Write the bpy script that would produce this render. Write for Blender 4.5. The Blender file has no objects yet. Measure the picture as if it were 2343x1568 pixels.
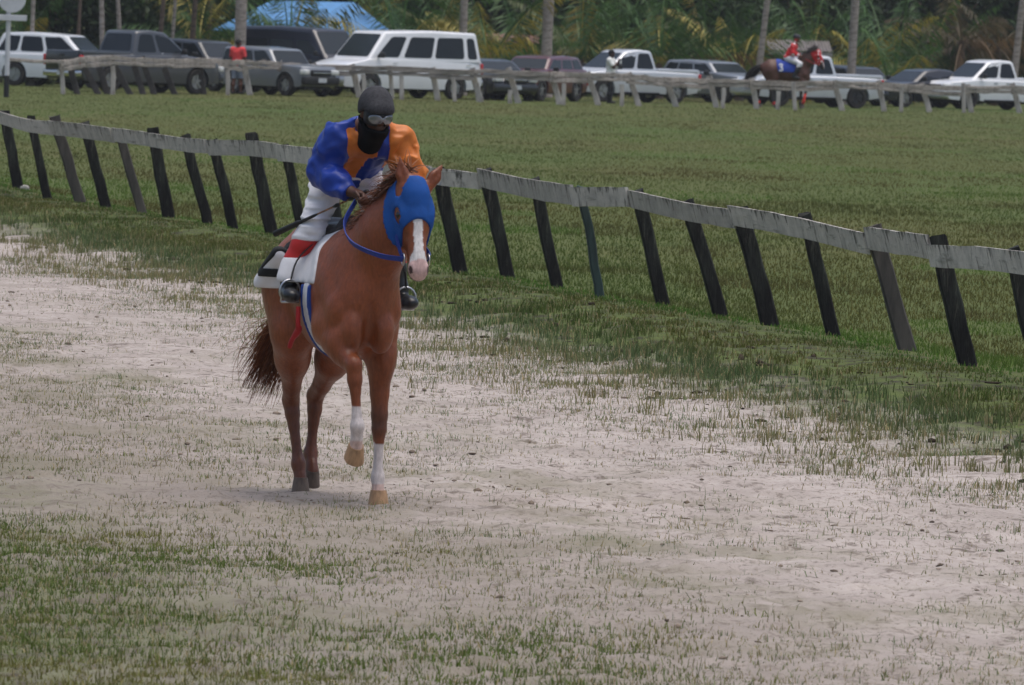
import bpy, bmesh, math, random
import numpy as np
from mathutils import Vector, Matrix, Euler

random.seed(7)
RNG = np.random.default_rng(11)
SC = bpy.context.scene
COL = SC.collection
R = math.radians

# ------------------------------------------------------------------ camera
PW, PH = 2342.0, 1568.0            # pixel frame used for measurements on the photograph
CAM_H = 2.7
LENS, SENSOR = 200.0, 23.6
FPX = LENS / SENSOR * PW
PITCH = math.atan(737.0 / FPX)
ROLL = R(1.9)
cam_data = bpy.data.cameras.new('camera')
cam_data.lens = LENS
cam_data.sensor_width = SENSOR
cam_data.clip_end = 6000
cam_data.clip_start = 0.5
cam_data.dof.use_dof = True
cam_data.dof.focus_distance = 57.0
cam_data.dof.aperture_fstop = 10.0
cam = bpy.data.objects.new('camera', cam_data)
COL.objects.link(cam)
CAM_R = Matrix.Rotation(math.pi / 2 - PITCH, 3, 'X') @ Matrix.Rotation(ROLL, 3, 'Z')
cam.matrix_world = Matrix.Translation((0, 0, CAM_H)) @ CAM_R.to_4x4()
SC.camera = cam

# ------------------------------------------------------------------ sky, sun, exposure
world = bpy.data.worlds.new('World')
SC.world = world
world.use_nodes = True
wn = world.node_tree
wn.nodes.clear()
SUN_EL, SUN_AZ = 82.0, 105.0        # azimuth: 0 = +Y, clockwise; soft light from high up, a little behind the horse
sky = wn.nodes.new('ShaderNodeTexSky')
sky.sky_type = 'NISHITA'
sky.sun_disc = False
sky.sun_elevation = R(SUN_EL)
sky.sun_rotation = R(SUN_AZ)
sky.air_density = 1.0
sky.dust_density = 4.0
sky.ozone_density = 1.0
bgn = wn.nodes.new('ShaderNodeBackground')
bgn.inputs['Strength'].default_value = 0.10
won = wn.nodes.new('ShaderNodeOutputWorld')
wn.links.new(sky.outputs[0], bgn.inputs['Color'])
wn.links.new(bgn.outputs[0], won.inputs['Surface'])
sun_data = bpy.data.lights.new('sun', 'SUN')
sun_data.energy = 1.5
sun_data.angle = R(60)
sun_data.color = (1.0, 0.97, 0.93)
sun = bpy.data.objects.new('sun', sun_data)
COL.objects.link(sun)
sd = Vector((math.sin(R(SUN_AZ)) * math.cos(R(SUN_EL)), math.cos(R(SUN_AZ)) * math.cos(R(SUN_EL)), math.sin(R(SUN_EL))))
sun.rotation_euler = sd.to_track_quat('Z', 'Y').to_euler()
sun.location = (0, 20, 40)
SC.view_settings.view_transform = 'Standard'
SC.view_settings.look = 'None'
SC.view_settings.exposure = 0.56
SC.view_settings.gamma = 1.0
SC.view_settings.use_curve_mapping = False

# ------------------------------------------------------------------ pixel -> place helpers
def ray(px, py):
    d = CAM_R @ Vector(((px - PW / 2) / FPX, -(py - PH / 2) / FPX, -1.0))
    return d

def at_ground(px, py, z=0.0):
    d = ray(px, py)
    t = (z - CAM_H) / d.z
    return Vector((0, 0, CAM_H)) + d * t

def row_y(px):
    """distance of the row of parked vehicles, which recedes towards the right"""
    return 276.0 + 0.02206 * (px - 306)

def at_depth(px, py, Y):
    d = ray(px, py)
    return Vector((0, 0, CAM_H)) + d * (Y / d.y)

# ------------------------------------------------------------------ noise
def _hash(ix, iy, iz, seed):
    h = (ix * 374761393 + iy * 668265263 + iz * 2147483647 + seed * 974711) & 0xFFFFFFFF
    h = ((h ^ (h >> 13)) * 1274126177) & 0xFFFFFFFF
    h = h ^ (h >> 16)
    return (h & 0xFFFF).astype(np.float32) / 65535.0

def vnoise(P, seed=0):
    P = np.asarray(P, dtype=np.float64)
    f = np.floor(P)
    i = f.astype(np.int64)
    t = (P - f)
    t = t * t * (3 - 2 * t)
    out = 0
    for dx in (0, 1):
        wx = t[..., 0] if dx else 1 - t[..., 0]
        for dy in (0, 1):
            wy = t[..., 1] if dy else 1 - t[..., 1]
            for dz in (0, 1):
                wz = t[..., 2] if dz else 1 - t[..., 2]
                out = out + wx * wy * wz * _hash(i[..., 0] + dx, i[..., 1] + dy, i[..., 2] + dz, seed)
    return out

def fbm(P, seed=0, octv=3):
    P = np.asarray(P, dtype=np.float64)
    a, s, o = 0.5, 0.0, 0.0
    for k in range(octv):
        o = o + a * vnoise(P * (2 ** k), seed + 17 * k)
        s += a
        a *= 0.5
    return o / s

# ------------------------------------------------------------------ materials
MATS = {}
def nodes_of(name):
    m = bpy.data.materials.new(name)
    m.use_nodes = True
    nt = m.node_tree
    return m, nt, nt.nodes['Principled BSDF']

def mixrgb(nt, fac, a, b, typ='MIX'):
    n = nt.nodes.new('ShaderNodeMix')
    n.data_type = 'RGBA'
    n.blend_type = typ
    for s, v in ((0, fac), (6, a), (7, b)):
        if hasattr(v, 'links') or hasattr(v, 'is_output'):
            nt.links.new(v, n.inputs[s])
        elif s == 0:
            n.inputs[0].default_value = v
        else:
            n.inputs[s].default_value = (*v[:3], 1)
    return n.outputs[2]

def noise_node(nt, scale, detail=4, rough=0.6, vec=None, mapping=None):
    n = nt.nodes.new('ShaderNodeTexNoise')
    n.inputs['Scale'].default_value = scale
    n.inputs['Detail'].default_value = detail
    n.inputs['Roughness'].default_value = rough
    if vec is None:
        tc = nt.nodes.new('ShaderNodeTexCoord')
        vec = tc.outputs['Object']
    if mapping:
        mp = nt.nodes.new('ShaderNodeMapping')
        mp.inputs['Scale'].default_value = mapping
        nt.links.new(vec, mp.inputs['Vector'])
        vec = mp.outputs['Vector']
    nt.links.new(vec, n.inputs['Vector'])
    return n.outputs['Fac']

def ramp(nt, fac, p0, p1, c0=(0, 0, 0), c1=(1, 1, 1)):
    n = nt.nodes.new('ShaderNodeValToRGB')
    n.color_ramp.elements[0].position = p0
    n.color_ramp.elements[1].position = p1
    n.color_ramp.elements[0].color = (*c0, 1)
    n.color_ramp.elements[1].color = (*c1, 1)
    nt.links.new(fac, n.inputs['Fac'])
    return n.outputs['Color']

def bump(nt, bs, height, strength=0.3, dist=0.01):
    b = nt.nodes.new('ShaderNodeBump')
    b.inputs['Strength'].default_value = strength
    b.inputs['Distance'].default_value = dist
    nt.links.new(height, b.inputs['Height'])
    nt.links.new(b.outputs['Normal'], bs.inputs['Normal'])

def mat(name, col, rough=0.6, metal=0.0, spec=0.4, var=0.0, scale=8.0, dirt=None, mapping=None, coat=0.0, bmp=0.0, sheen=0.0, alpha=None):
    """plain procedural material: base colour with a noise variation and optional second 'dirt' colour"""
    if name in MATS:
        return MATS[name]
    m, nt, bs = nodes_of(name)
    bs.inputs['Roughness'].default_value = rough
    bs.inputs['Metallic'].default_value = metal
    bs.inputs['Specular IOR Level'].default_value = spec
    bs.inputs['Coat Weight'].default_value = coat
    bs.inputs['Sheen Weight'].default_value = sheen
    n = noise_node(nt, scale, mapping=mapping)
    if var > 0 or dirt:
        c2 = dirt if dirt else tuple(c * (1 - var) for c in col)
        f = ramp(nt, n, 0.42, 0.68)
        nt.links.new(mixrgb(nt, f, col, c2), bs.inputs['Base Color'])
    else:
        bs.inputs['Base Color'].default_value = (*col, 1)
    if bmp > 0:
        bump(nt, bs, n, bmp, 0.02)
    MATS[name] = m
    return m

def vcol_mat(name, rough=0.6, spec=0.3, var=0.25, scale=20, sheen=0.0, mapping=None, trans=0.0, bmp=0.0, coat=0.0):
    """colour from the mesh's 'col' attribute (markings, prints, leaf colours), with fine noise on top"""
    if name in MATS:
        return MATS[name]
    m, nt, bs = nodes_of(name)
    at = nt.nodes.new('ShaderNodeAttribute')
    at.attribute_name = 'col'
    bs.inputs['Roughness'].default_value = rough
    bs.inputs['Specular IOR Level'].default_value = spec
    bs.inputs['Sheen Weight'].default_value = sheen
    bs.inputs['Coat Weight'].default_value = coat
    n = noise_node(nt, scale, mapping=mapping)
    f = ramp(nt, n, 0.3, 0.75, (1 - var,) * 3, (1 + var * 0.4,) * 3)
    nt.links.new(mixrgb(nt, 1.0, at.outputs['Color'], f, 'MULTIPLY'), bs.inputs['Base Color'])
    if trans > 0:
        tr = nt.nodes.new('ShaderNodeBsdfTranslucent')
        nt.links.new(at.outputs['Color'], tr.inputs['Color'])
        mx = nt.nodes.new('ShaderNodeMixShader')
        mx.inputs[0].default_value = trans
        nt.links.new(bs.outputs[0], mx.inputs[1])
        nt.links.new(tr.outputs[0], mx.inputs[2])
        nt.links.new(mx.outputs[0], nt.nodes['Material Output'].inputs['Surface'])
    if bmp > 0:
        bump(nt, bs, n, bmp, 0.01)
    MATS[name] = m
    return m

# ------------------------------------------------------------------ object helpers
def tag(o, label=None, cat=None, group=None, kind=None):
    if label: o['label'] = label
    if cat: o['category'] = cat
    if group: o['group'] = group
    if kind: o['kind'] = kind
    return o

def empty(name, loc=(0, 0, 0), rz=0.0, label=None, cat=None, group=None):
    o = bpy.data.objects.new(name, None)
    o.empty_display_size = 0.2
    COL.objects.link(o)
    o.location = loc
    o.rotation_euler = (0, 0, rz)
    return tag(o, label, cat, group)

def obj(name, me, m, parent=None):
    if isinstance(me, bmesh.types.BMesh):
        bm = me
        me = bpy.data.meshes.new(name)
        bm.to_mesh(me)
        bm.free()
    o = bpy.data.objects.new(name, me)
    if m is not None:
        if len(me.materials) == 0:
            me.materials.append(m)
        else:
            me.materials[0] = m
    COL.objects.link(o)
    if parent is not None:
        o.parent = parent
    return o

def smooth(me, ang=None):
    for p in me.polygons:
        p.use_smooth = True
    if ang is not None:
        try:
            me.set_sharp_from_angle(angle=R(ang))
        except Exception:
            pass

def np_mesh(name, V, F, col=None, smooth_shade=False):
    """V (n,3), F (m,k) all faces of k corners"""
    V = np.asarray(V, dtype=np.float32)
    F = np.asarray(F, dtype=np.int32)
    me = bpy.data.meshes.new(name)
    n, (m, k) = len(V), F.shape
    me.vertices.add(n)
    me.vertices.foreach_set('co', V.ravel())
    me.loops.add(m * k)
    me.loops.foreach_set('vertex_index', F.ravel())
    me.polygons.add(m)
    me.polygons.foreach_set('loop_start', np.arange(0, m * k, k, dtype=np.int32))
    me.polygons.foreach_set('loop_total', np.full(m, k, dtype=np.int32))
    if smooth_shade:
        me.polygons.foreach_set('use_smooth', np.ones(m, dtype=bool))
    me.update(calc_edges=True)
    if col is not None:
        a = me.color_attributes.new('col', 'FLOAT_COLOR', 'POINT')
        c = np.ones((n, 4), dtype=np.float32)
        c[:, :3] = col
        a.data.foreach_set('color', c.ravel())
    return me

def add_box(bm, c, s, rot=None, bevel=0.0, seg=2):
    r = bmesh.ops.create_cube(bm, size=1.0)
    vs = r['verts']
    M = Matrix.Translation(c) @ (rot.to_4x4() if rot else Matrix.Identity(4)) @ Matrix.Diagonal((*s, 1))
    bmesh.ops.transform(bm, matrix=M, verts=vs)
    if bevel > 0:
        es = list({e for v in vs for e in v.link_edges})
        bmesh.ops.bevel(bm, geom=es, offset=bevel, segments=seg, affect='EDGES', profile=0.5)

def box(name, c, s, m, parent, rot=None, bevel=0.0, seg=2):
    bm = bmesh.new()
    add_box(bm, c, s, rot, bevel, seg)
    o = obj(name, bm, m, parent)
    if bevel > 0: smooth(o.data, 40)
    return o

def add_cyl(bm, a, b, ra, rb, seg=12, caps=True):
    a, b = Vector(a), Vector(b)
    d = b - a
    q = d.to_track_quat('Z', 'Y')
    r = bmesh.ops.create_cone(bm, cap_ends=caps, segments=seg, radius1=ra, radius2=rb, depth=d.length)
    bmesh.ops.transform(bm, matrix=Matrix.Translation((a + b) / 2) @ q.to_matrix().to_4x4(), verts=r['verts'])
    return r['verts']

def tube_np(pts, rad, seg=8, close=True):
    """tube along a polyline; returns V, quads (caps as thin quads omitted)"""
    pts = np.asarray(pts, float)
    n = len(pts)
    rad = np.broadcast_to(np.asarray(rad, float), (n,))
    T = np.gradient(pts, axis=0)
    T /= np.linalg.norm(T, axis=1)[:, None] + 1e-9
    ref = np.array([0.0, 0.0, 1.0]) if abs(T[0, 2]) < 0.9 else np.array([1.0, 0, 0])
    V = []
    for i in range(n):
        s = np.cross(T[i], ref); s /= np.linalg.norm(s) + 1e-9
        u = np.cross(s, T[i])
        ref = u
        a = np.arange(seg) * 2 * np.pi / seg
        V.append(pts[i] + rad[i] * (np.cos(a)[:, None] * s + np.sin(a)[:, None] * u))
    V = np.concatenate(V)
    F = []
    for i in range(n - 1):
        for k in range(seg):
            k2 = (k + 1) % seg
            F.append((i * seg + k, i * seg + k2, (i + 1) * seg + k2, (i + 1) * seg + k))
    return V, np.array(F)

def tube(name, pts, rad, m, parent, seg=8):
    V, F = tube_np(pts, rad, seg)
    me = np_mesh(name, V, F, smooth_shade=True)
    bm = bmesh.new(); bm.from_mesh(me)
    bmesh.ops.holes_fill(bm, edges=[e for e in bm.edges if e.is_boundary], sides=0)
    bm.to_mesh(me); bm.free()
    return obj(name, me, m, parent)

def spline(pts, n):
    """Catmull-Rom through pts"""
    P = np.asarray(pts, float)
    P = np.vstack([2 * P[0] - P[1], P, 2 * P[-1] - P[-2]])
    segs = len(P) - 3
    out = []
    for u in np.linspace(0, segs - 1e-6, n):
        i = int(u); t = u - i
        p0, p1, p2, p3 = P[i:i + 4]
        out.append(0.5 * ((2 * p1) + (-p0 + p2) * t + (2 * p0 - 5 * p1 + 4 * p2 - p3) * t * t + (-p0 + 3 * p1 - 3 * p2 + p3) * t ** 3))
    return np.array(out)

# ------------------------------------------------------------------ organic surfaces: smooth union of tapered limbs, meshed
class Prim:
    pass

def E(c, r, k=0.05, rot=None, sub=False):
    p = Prim(); p.t = 'E'; p.c = np.array(c, float); p.r = np.array(r, float); p.k = k; p.sub = sub
    p.M = None if rot is None else np.array(rot, float)      # rows = local axes
    m = max(r)
    p.lo, p.hi = p.c - m, p.c + m
    return p

def C(a, b, ra, rb, k=0.04, flat=1.0, side=(0, 1, 0), sub=False):
    p = Prim(); p.t = 'C'; p.a = np.array(a, float); p.b = np.array(b, float); p.ra = ra; p.rb = rb; p.k = k; p.sub = sub
    p.flat = flat; s = np.array(side, float); p.s = s / np.linalg.norm(s)
    m = max(ra, rb)
    p.lo, p.hi = np.minimum(p.a, p.b) - m, np.maximum(p.a, p.b) + m
    return p

def chain(pts, k=0.04, flat=1.0, side=(0, 1, 0)):
    """pts: (x,y,z,r)"""
    return [C(a[:3], b[:3], a[3], b[3], k, flat, side) for a, b in zip(pts[:-1], pts[1:])]

def prim_eval(p, X):
    if p.t == 'E':
        q = X - p.c.astype(X.dtype)
        if p.M is not None:
            q = q @ p.M.T.astype(X.dtype)
        r = p.r.astype(X.dtype)
        k0 = np.sqrt(((q / r) ** 2).sum(-1))
        k1 = np.sqrt(((q / (r * r)) ** 2).sum(-1)) + 1e-6
        return k0 * (k0 - 1) / k1
    a, b = p.a.astype(X.dtype), p.b.astype(X.dtype)
    q = X - a
    ab = b - a
    t = np.clip((q @ ab) / (ab @ ab + 1e-12), 0, 1)
    d = q - t[..., None] * ab
    if p.flat != 1.0:
        s = p.s.astype(X.dtype)
        ds = d @ s
        d = d + (ds * (1 / p.flat - 1))[..., None] * s
        return (np.sqrt((d * d).sum(-1)) - (p.ra + t * (p.rb - p.ra))) * (0.5 + 0.5 * p.flat)
    return np.sqrt((d * d).sum(-1)) - (p.ra + t * (p.rb - p.ra))

def smin(a, b, k):
    h = np.clip(0.5 + 0.5 * (b - a) / k, 0, 1)
    return b + (a - b) * h - k * h * (1 - h)

def sdf_grid(prims, lo, hi, h, margin=0.05):
    lo = np.array(lo, float); hi = np.array(hi, float)
    n = np.ceil((hi - lo) / h).astype(int) + 1
    ax = [(lo[i] + h * np.arange(n[i])).astype(np.float32) for i in range(3)]
    D = np.full(n, 1.0, np.float32)
    for p in prims:
        m = margin + p.k
        i0 = np.clip(np.floor((p.lo - m - lo) / h).astype(int), 0, n)
        i1 = np.clip(np.ceil((p.hi + m - lo) / h).astype(int) + 1, 0, n)
        if np.any(i1 <= i0):
            continue
        sl = tuple(slice(i0[j], i1[j]) for j in range(3))
        X = np.stack(np.meshgrid(*[ax[j][sl[j]] for j in range(3)], indexing='ij'), -1)
        d = prim_eval(p, X)
        D[sl] = -smin(-D[sl], d, p.k) if p.sub else smin(D[sl], d, p.k)
    return D, ax

def gridpts(ax):
    return np.stack(np.meshgrid(*ax, indexing='ij'), -1)

def surface_nets(D, ax):
    h = ax[0][1] - ax[0][0]
    lo = np.array([a[0] for a in ax])
    D = D.copy()
    for s in (0, -1):                       # close the surface at the grid border
        D[s], D[:, s], D[:, :, s] = 1, 1, 1
    ins = D < 0
    n = np.array(D.shape)
    c = [ins[i:n[0] - 1 + i, j:n[1] - 1 + j, k:n[2] - 1 + k] for i in (0, 1) for j in (0, 1) for k in (0, 1)]
    cnt = sum(x.astype(np.int8) for x in c)
    cells = np.argwhere((cnt > 0) & (cnt < 8))
    idx = -np.ones(n - 1, np.int64)
    idx[tuple(cells.T)] = np.arange(len(cells))
    acc = np.zeros((len(cells), 3)); w = np.zeros(len(cells))
    corners = [(i, j, k) for i in (0, 1) for j in (0, 1) for k in (0, 1)]
    for a in range(8):
        for b in range(a + 1, 8):
            ca, cb = np.array(corners[a]), np.array(corners[b])
            if abs(ca - cb).sum() != 1:
                continue
            da = D[tuple((cells + ca).T)]; db = D[tuple((cells + cb).T)]
            m = (da < 0) != (db < 0)
            t = np.where(m, da / np.where(m, da - db, 1), 0)
            acc += np.where(m[:, None], ca + t[:, None] * (cb - ca), 0)
            w += m
    V = lo + h * (cells + acc / w[:, None])
    F = []
    for axis in range(3):
        o = [0, 0, 0]; o[axis] = 1
        A = ins[tuple(slice(0, n[i] - o[i]) for i in range(3))]
        B = ins[tuple(slice(o[i], n[i]) for i in range(3))]
        e = np.argwhere(A != B)
        flip = A[tuple(e.T)]
        u, v = [(1, 2), (2, 0), (0, 1)][axis]
        du = np.zeros(3, int); du[u] = 1
        dv = np.zeros(3, int); dv[v] = 1
        ok = (e[:, u] > 0) & (e[:, v] > 0) & (e[:, u] < n[u] - 1) & (e[:, v] < n[v] - 1)
        e, flip = e[ok], flip[ok]
        q = np.stack([idx[tuple((e - du - dv).T)], idx[tuple((e - dv).T)], idx[tuple(e.T)], idx[tuple((e - du).T)]], 1)
        q[~flip] = q[~flip][:, ::-1]
        F.append(q)
    F = np.concatenate(F)
    return V, F[(F >= 0).all(1)]

def relax(V, F, it=2, lam=0.5):
    for _ in range(it):
        S = np.zeros_like(V); N = np.zeros(len(V))
        for i in range(4):
            a, b = F[:, i], F[:, (i + 1) % 4]
            for x, y in ((a, b), (b, a)):
                for d in range(3):
                    S[:, d] += np.bincount(x, weights=V[y, d], minlength=len(V))
                N += np.bincount(x, minlength=len(V))
        V = V + lam * (S / np.maximum(N, 1)[:, None] - V)
    return V

def organic(name, prims, h, m, parent, lo=None, hi=None, off=0.0, region=None, disp=None, colf=None, it=2):
    """mesh of the smooth union; off grows it (clothes), region(P) is a signed limit, disp(P) adds relief, colf(P) gives colours"""
    pad = 0.03 + off
    if lo is None: lo = np.min([p.lo for p in prims if not p.sub], axis=0) - pad
    if hi is None: hi = np.max([p.hi for p in prims if not p.sub], axis=0) + pad
    D, ax = sdf_grid(prims, lo, hi, h, margin=0.05 + off + 3 * h)
    if off or region is not None or disp is not None:
        P = gridpts(ax)
        if disp is not None:
            D = D + disp(P).astype(np.float32)
        if off:
            D = D - off
        if region is not None:
            D = np.maximum(D, region(P).astype(np.float32))
    V, F = surface_nets(D, ax)
    if it: V = relax(V, F, it)
    me = np_mesh(name, V, F, colf(V) if colf else None, True)
    return obj(name, me, m, parent)

def strands(name, roots, dirs, length, m, parent, curl=0.05, width=0.006, seg=6, droop=0.4, colr=((0.1, 0.03, 0.015), (0.25, 0.09, 0.035)), bias=(0, 0, 0), seed=1):
    """hair: tapered ribbons"""
    rg = np.random.default_rng(seed)
    n = len(roots)
    V = np.zeros((n, seg + 1, 2, 3)); Cc = np.zeros((n, seg + 1, 2, 3))
    P = np.array(roots, float); d = np.array(dirs, float)
    d /= np.linalg.norm(d, axis=1)[:, None]
    L = length * rg.uniform(0.65, 1.1, n)
    side = np.cross(d, rg.normal(size=(n, 3))); side /= np.linalg.norm(side, axis=1)[:, None] + 1e-9
    c = np.array(colr[0]) + rg.random((n, 1)) * (np.array(colr[1]) - np.array(colr[0]))
    ph = rg.uniform(0, 6.28, n)
    for s in range(seg + 1):
        t = s / seg
        w = width * (1 - 0.85 * t)
        V[:, s, 0] = P - side * w; V[:, s, 1] = P + side * w
        Cc[:, s, 0] = c; Cc[:, s, 1] = c
        P = P + d * (L / seg)[:, None]
        d = d + np.array([0, 0, -droop / seg]) + np.array(bias) / seg + side * (curl * np.sin(ph + 5 * t))[:, None]
        d /= np.linalg.norm(d, axis=1)[:, None]
    base = np.arange(n)[:, None] * (seg + 1) * 2 + np.arange(seg)[None] * 2
    F = np.stack([base, base + 1, base + 3, base + 2], -1).reshape(-1, 4)
    return obj(name, np_mesh(name, V.reshape(-1, 3), F, Cc.reshape(-1, 3), True), m, parent)

# ================================================================== the running rail by the track (measured on the photograph)
def _pz(zx, zy): return (zx * 0.3098, 211.7 + zy * 0.3098)
def _qz(zx, zy): return (967.8 + zx * 0.5865, 332.7 + zy * 0.5865)
# (base, foot of the rail on this post, post top)
NEAR = [tuple(_pz(*p) for p in q) for q in (
    ((140, 735), (50, 235), (45, 135)), ((355, 815), (250, 295), (222, 178)), ((600, 840), (440, 310), (402, 175)),
    ((790, 870), (650, 338), (622, 228)), ((1060, 915), (900, 368), (878, 275)), ((1250, 950), (1150, 400), (1130, 268)),
    ((1540, 985), (1395, 435), (1365, 315)), ((1725, 1020), (1595, 460), (1572, 352)), ((2010, 1050), (1885, 470), (1868, 305)),
    ((2245, 1085), (2120, 497), (2095, 388)))]
NEAR += [((778, 566), (752, 380), (744, 345)), ((866, 587), (838, 398), (828, 364)), ((958, 609), (926, 412), (916, 378))]
NEAR += [tuple(_qz(*p) for p in q) for q in (
    ((148, 508), (70, 152), (60, 96)), ((332, 520), (258, 168), (242, 98)), ((522, 560), (450, 208), (437, 130)),
    ((693, 600), (625, 235), (612, 176)), ((938, 625), (850, 246), (832, 178)), ((1165, 675), (1052, 292), (1038, 215)),
    ((1357, 710), (1255, 318), (1240, 250)), ((1603, 748), (1510, 360), (1495, 265)), ((1885, 802), (1782, 418), (1757, 318)),
    ((2122, 865), (2030, 462), (2017, 355)), ((2404, 930), (2318, 496), (2302, 402)), ((2700, 1010), (2610, 545), (2590, 450)),
    ((3000, 1095), (2905, 600), (2885, 505)))]
NEAR = [((-35, 418), (-62, 266), (-66, 238))] + NEAR
FZ = 0.07
bases = [at_ground(*p[0], z=FZ) for p in NEAR]
_B = np.array([(b.x, b.y) for b in bases])
_A = np.polyfit(_B[:, 1], _B[:, 0], 1)                 # straight fence line x = a*y + b
FDIR = np.array([_A[0], 1.0]); FDIR /= np.linalg.norm(FDIR)
FP0 = np.array([_A[1], 0.0])
FN = np.array([-FDIR[1], FDIR[0]])                     # towards the track (left)
if FN[0] > 0: FN = -FN
def u_of(x, y):
    return (x - FP0[0]) * FN[0] + (y - FP0[1]) * FN[1]

def sstep(a, b, x):
    t = np.clip((x - a) / (b - a), 0, 1)
    return t * t * (3 - 2 * t)

_hp = np.random.default_rng(23)
_HY = np.sqrt(28.0 ** 2 + _hp.random(2600) * (72.0 ** 2 - 28.0 ** 2))
_HX = _hp.uniform(-1, 1, 2600) * (0.0592 * _HY * 1.15 + 0.6)
_HR = _hp.uniform(0.045, 0.085, 2600); _HD = _hp.uniform(0.006, 0.026, 2600)
_HCELL = {}
for _i in range(2600):
    _HCELL.setdefault((int(math.floor(_HX[_i] / 0.5)), int(math.floor(_HY[_i] / 0.5))), []).append(_i)
def hoofprints(x, y):
    """trodden pits with a raised rim in the soft sand"""
    sh = np.shape(x); X = np.ravel(x).astype(float); Y = np.ravel(y).astype(float)
    out = np.zeros(len(X))
    ok = np.where((Y > 27) & (Y < 74) & (np.abs(X) < 7))[0]
    if len(ok) == 0: return out.reshape(sh)
    key = (np.floor(X[ok] / 0.5).astype(np.int64) + 100) * 1000 + np.floor(Y[ok] / 0.5).astype(np.int64)
    order = np.argsort(key, kind='stable'); ks = key[order]
    for (cx, cy), ids in _HCELL.items():
        for dx in (-1, 0, 1):
            for dy in (-1, 0, 1):
                k_ = (cx + dx + 100) * 1000 + cy + dy
                a, b = np.searchsorted(ks, k_), np.searchsorted(ks, k_ + 1)
                if a == b: continue
                pi = ok[order[a:b]]
                for i in ids:
                    r_ = np.hypot(X[pi] - _HX[i], (Y[pi] - _HY[i]) * 0.8) / _HR[i]
                    out[pi] += _HD[i] * (-np.exp(-(r_ / 0.8) ** 4) + 0.55 * np.exp(-((r_ - 1.25) / 0.3) ** 2))
    return out.reshape(sh)

def terr(x, y):
    x = np.asarray(x, float); y = np.asarray(y, float)
    u = u_of(x, y)
    z0 = np.zeros_like(u)
    P = np.stack([x, y, z0], -1)
    near = sstep(200, 120, y)
    bank = 0.13 * np.exp(-((u - 0.9) / 1.5) ** 2)
    bank = bank * (0.75 + 0.5 * fbm(P * 0.45, 3))
    verge = sstep(0.3, 1.2, u) * sstep(4.8, 3.4, u)
    sand = sstep(3.4, 5, u)
    z = bank + verge * 0.09 * (fbm(P * np.array([1.6, 1.0, 1]), 5, 4) - 0.5)
    z = z + sand * (0.05 * (fbm(P * np.array([2.2, 1.1, 1]), 9, 4) - 0.5) + 0.05 * (fbm(P * 0.3, 12) - 0.5))
    rough_ = np.abs(fbm(P * np.array([3.4, 2.6, 1]), 15, 3) - 0.5)
    z = z + sand * sstep(75, 60, y) * (0.07 * rough_ + 0.030 * (fbm(P * np.array([7.5, 5.0, 1]), 19, 2) - 0.5) - 0.015)
    z = z + sand * hoofprints(x, y)
    field = sstep(0.0, -1.5, u)
    z = z + field * 0.10 * (fbm(P * 0.12, 21, 3) - 0.5)
    return z * near

# ------------------------------------------------------------------ ground
def axis_lines(parts):
    out = []
    for a, b, s in parts:
        out += list(np.arange(a, b, s))
    return np.array(out + [parts[-1][1]])
gx = axis_lines([(-3000, -400, 650), (-400, -60, 42), (-60, -9, 3), (-9, -4.2, 0.14), (-4.2, 4.2, 0.06), (4.2, 9, 0.14), (9, 60, 3), (60, 400, 42), (400, 3000, 650)])
gy = axis_lines([(-300, 0, 60), (0, 28, 2), (28, 64, 0.075), (64, 130, 0.25), (130, 360, 2.5), (360, 1000, 80), (1000, 4000, 500)])
GX, GY = np.meshgrid(gx, gy, indexing='ij')
GZ = terr(GX, GY)
GV = np.stack([GX, GY, GZ], -1).reshape(-1, 3)
ny = len(gy)
ii, jj = np.meshgrid(np.arange(len(gx) - 1), np.arange(ny - 1), indexing='ij')
q = ii * ny + jj
GF = np.stack([q, q + ny, q + ny + 1, q + 1], -1).reshape(-1, 4)

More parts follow.
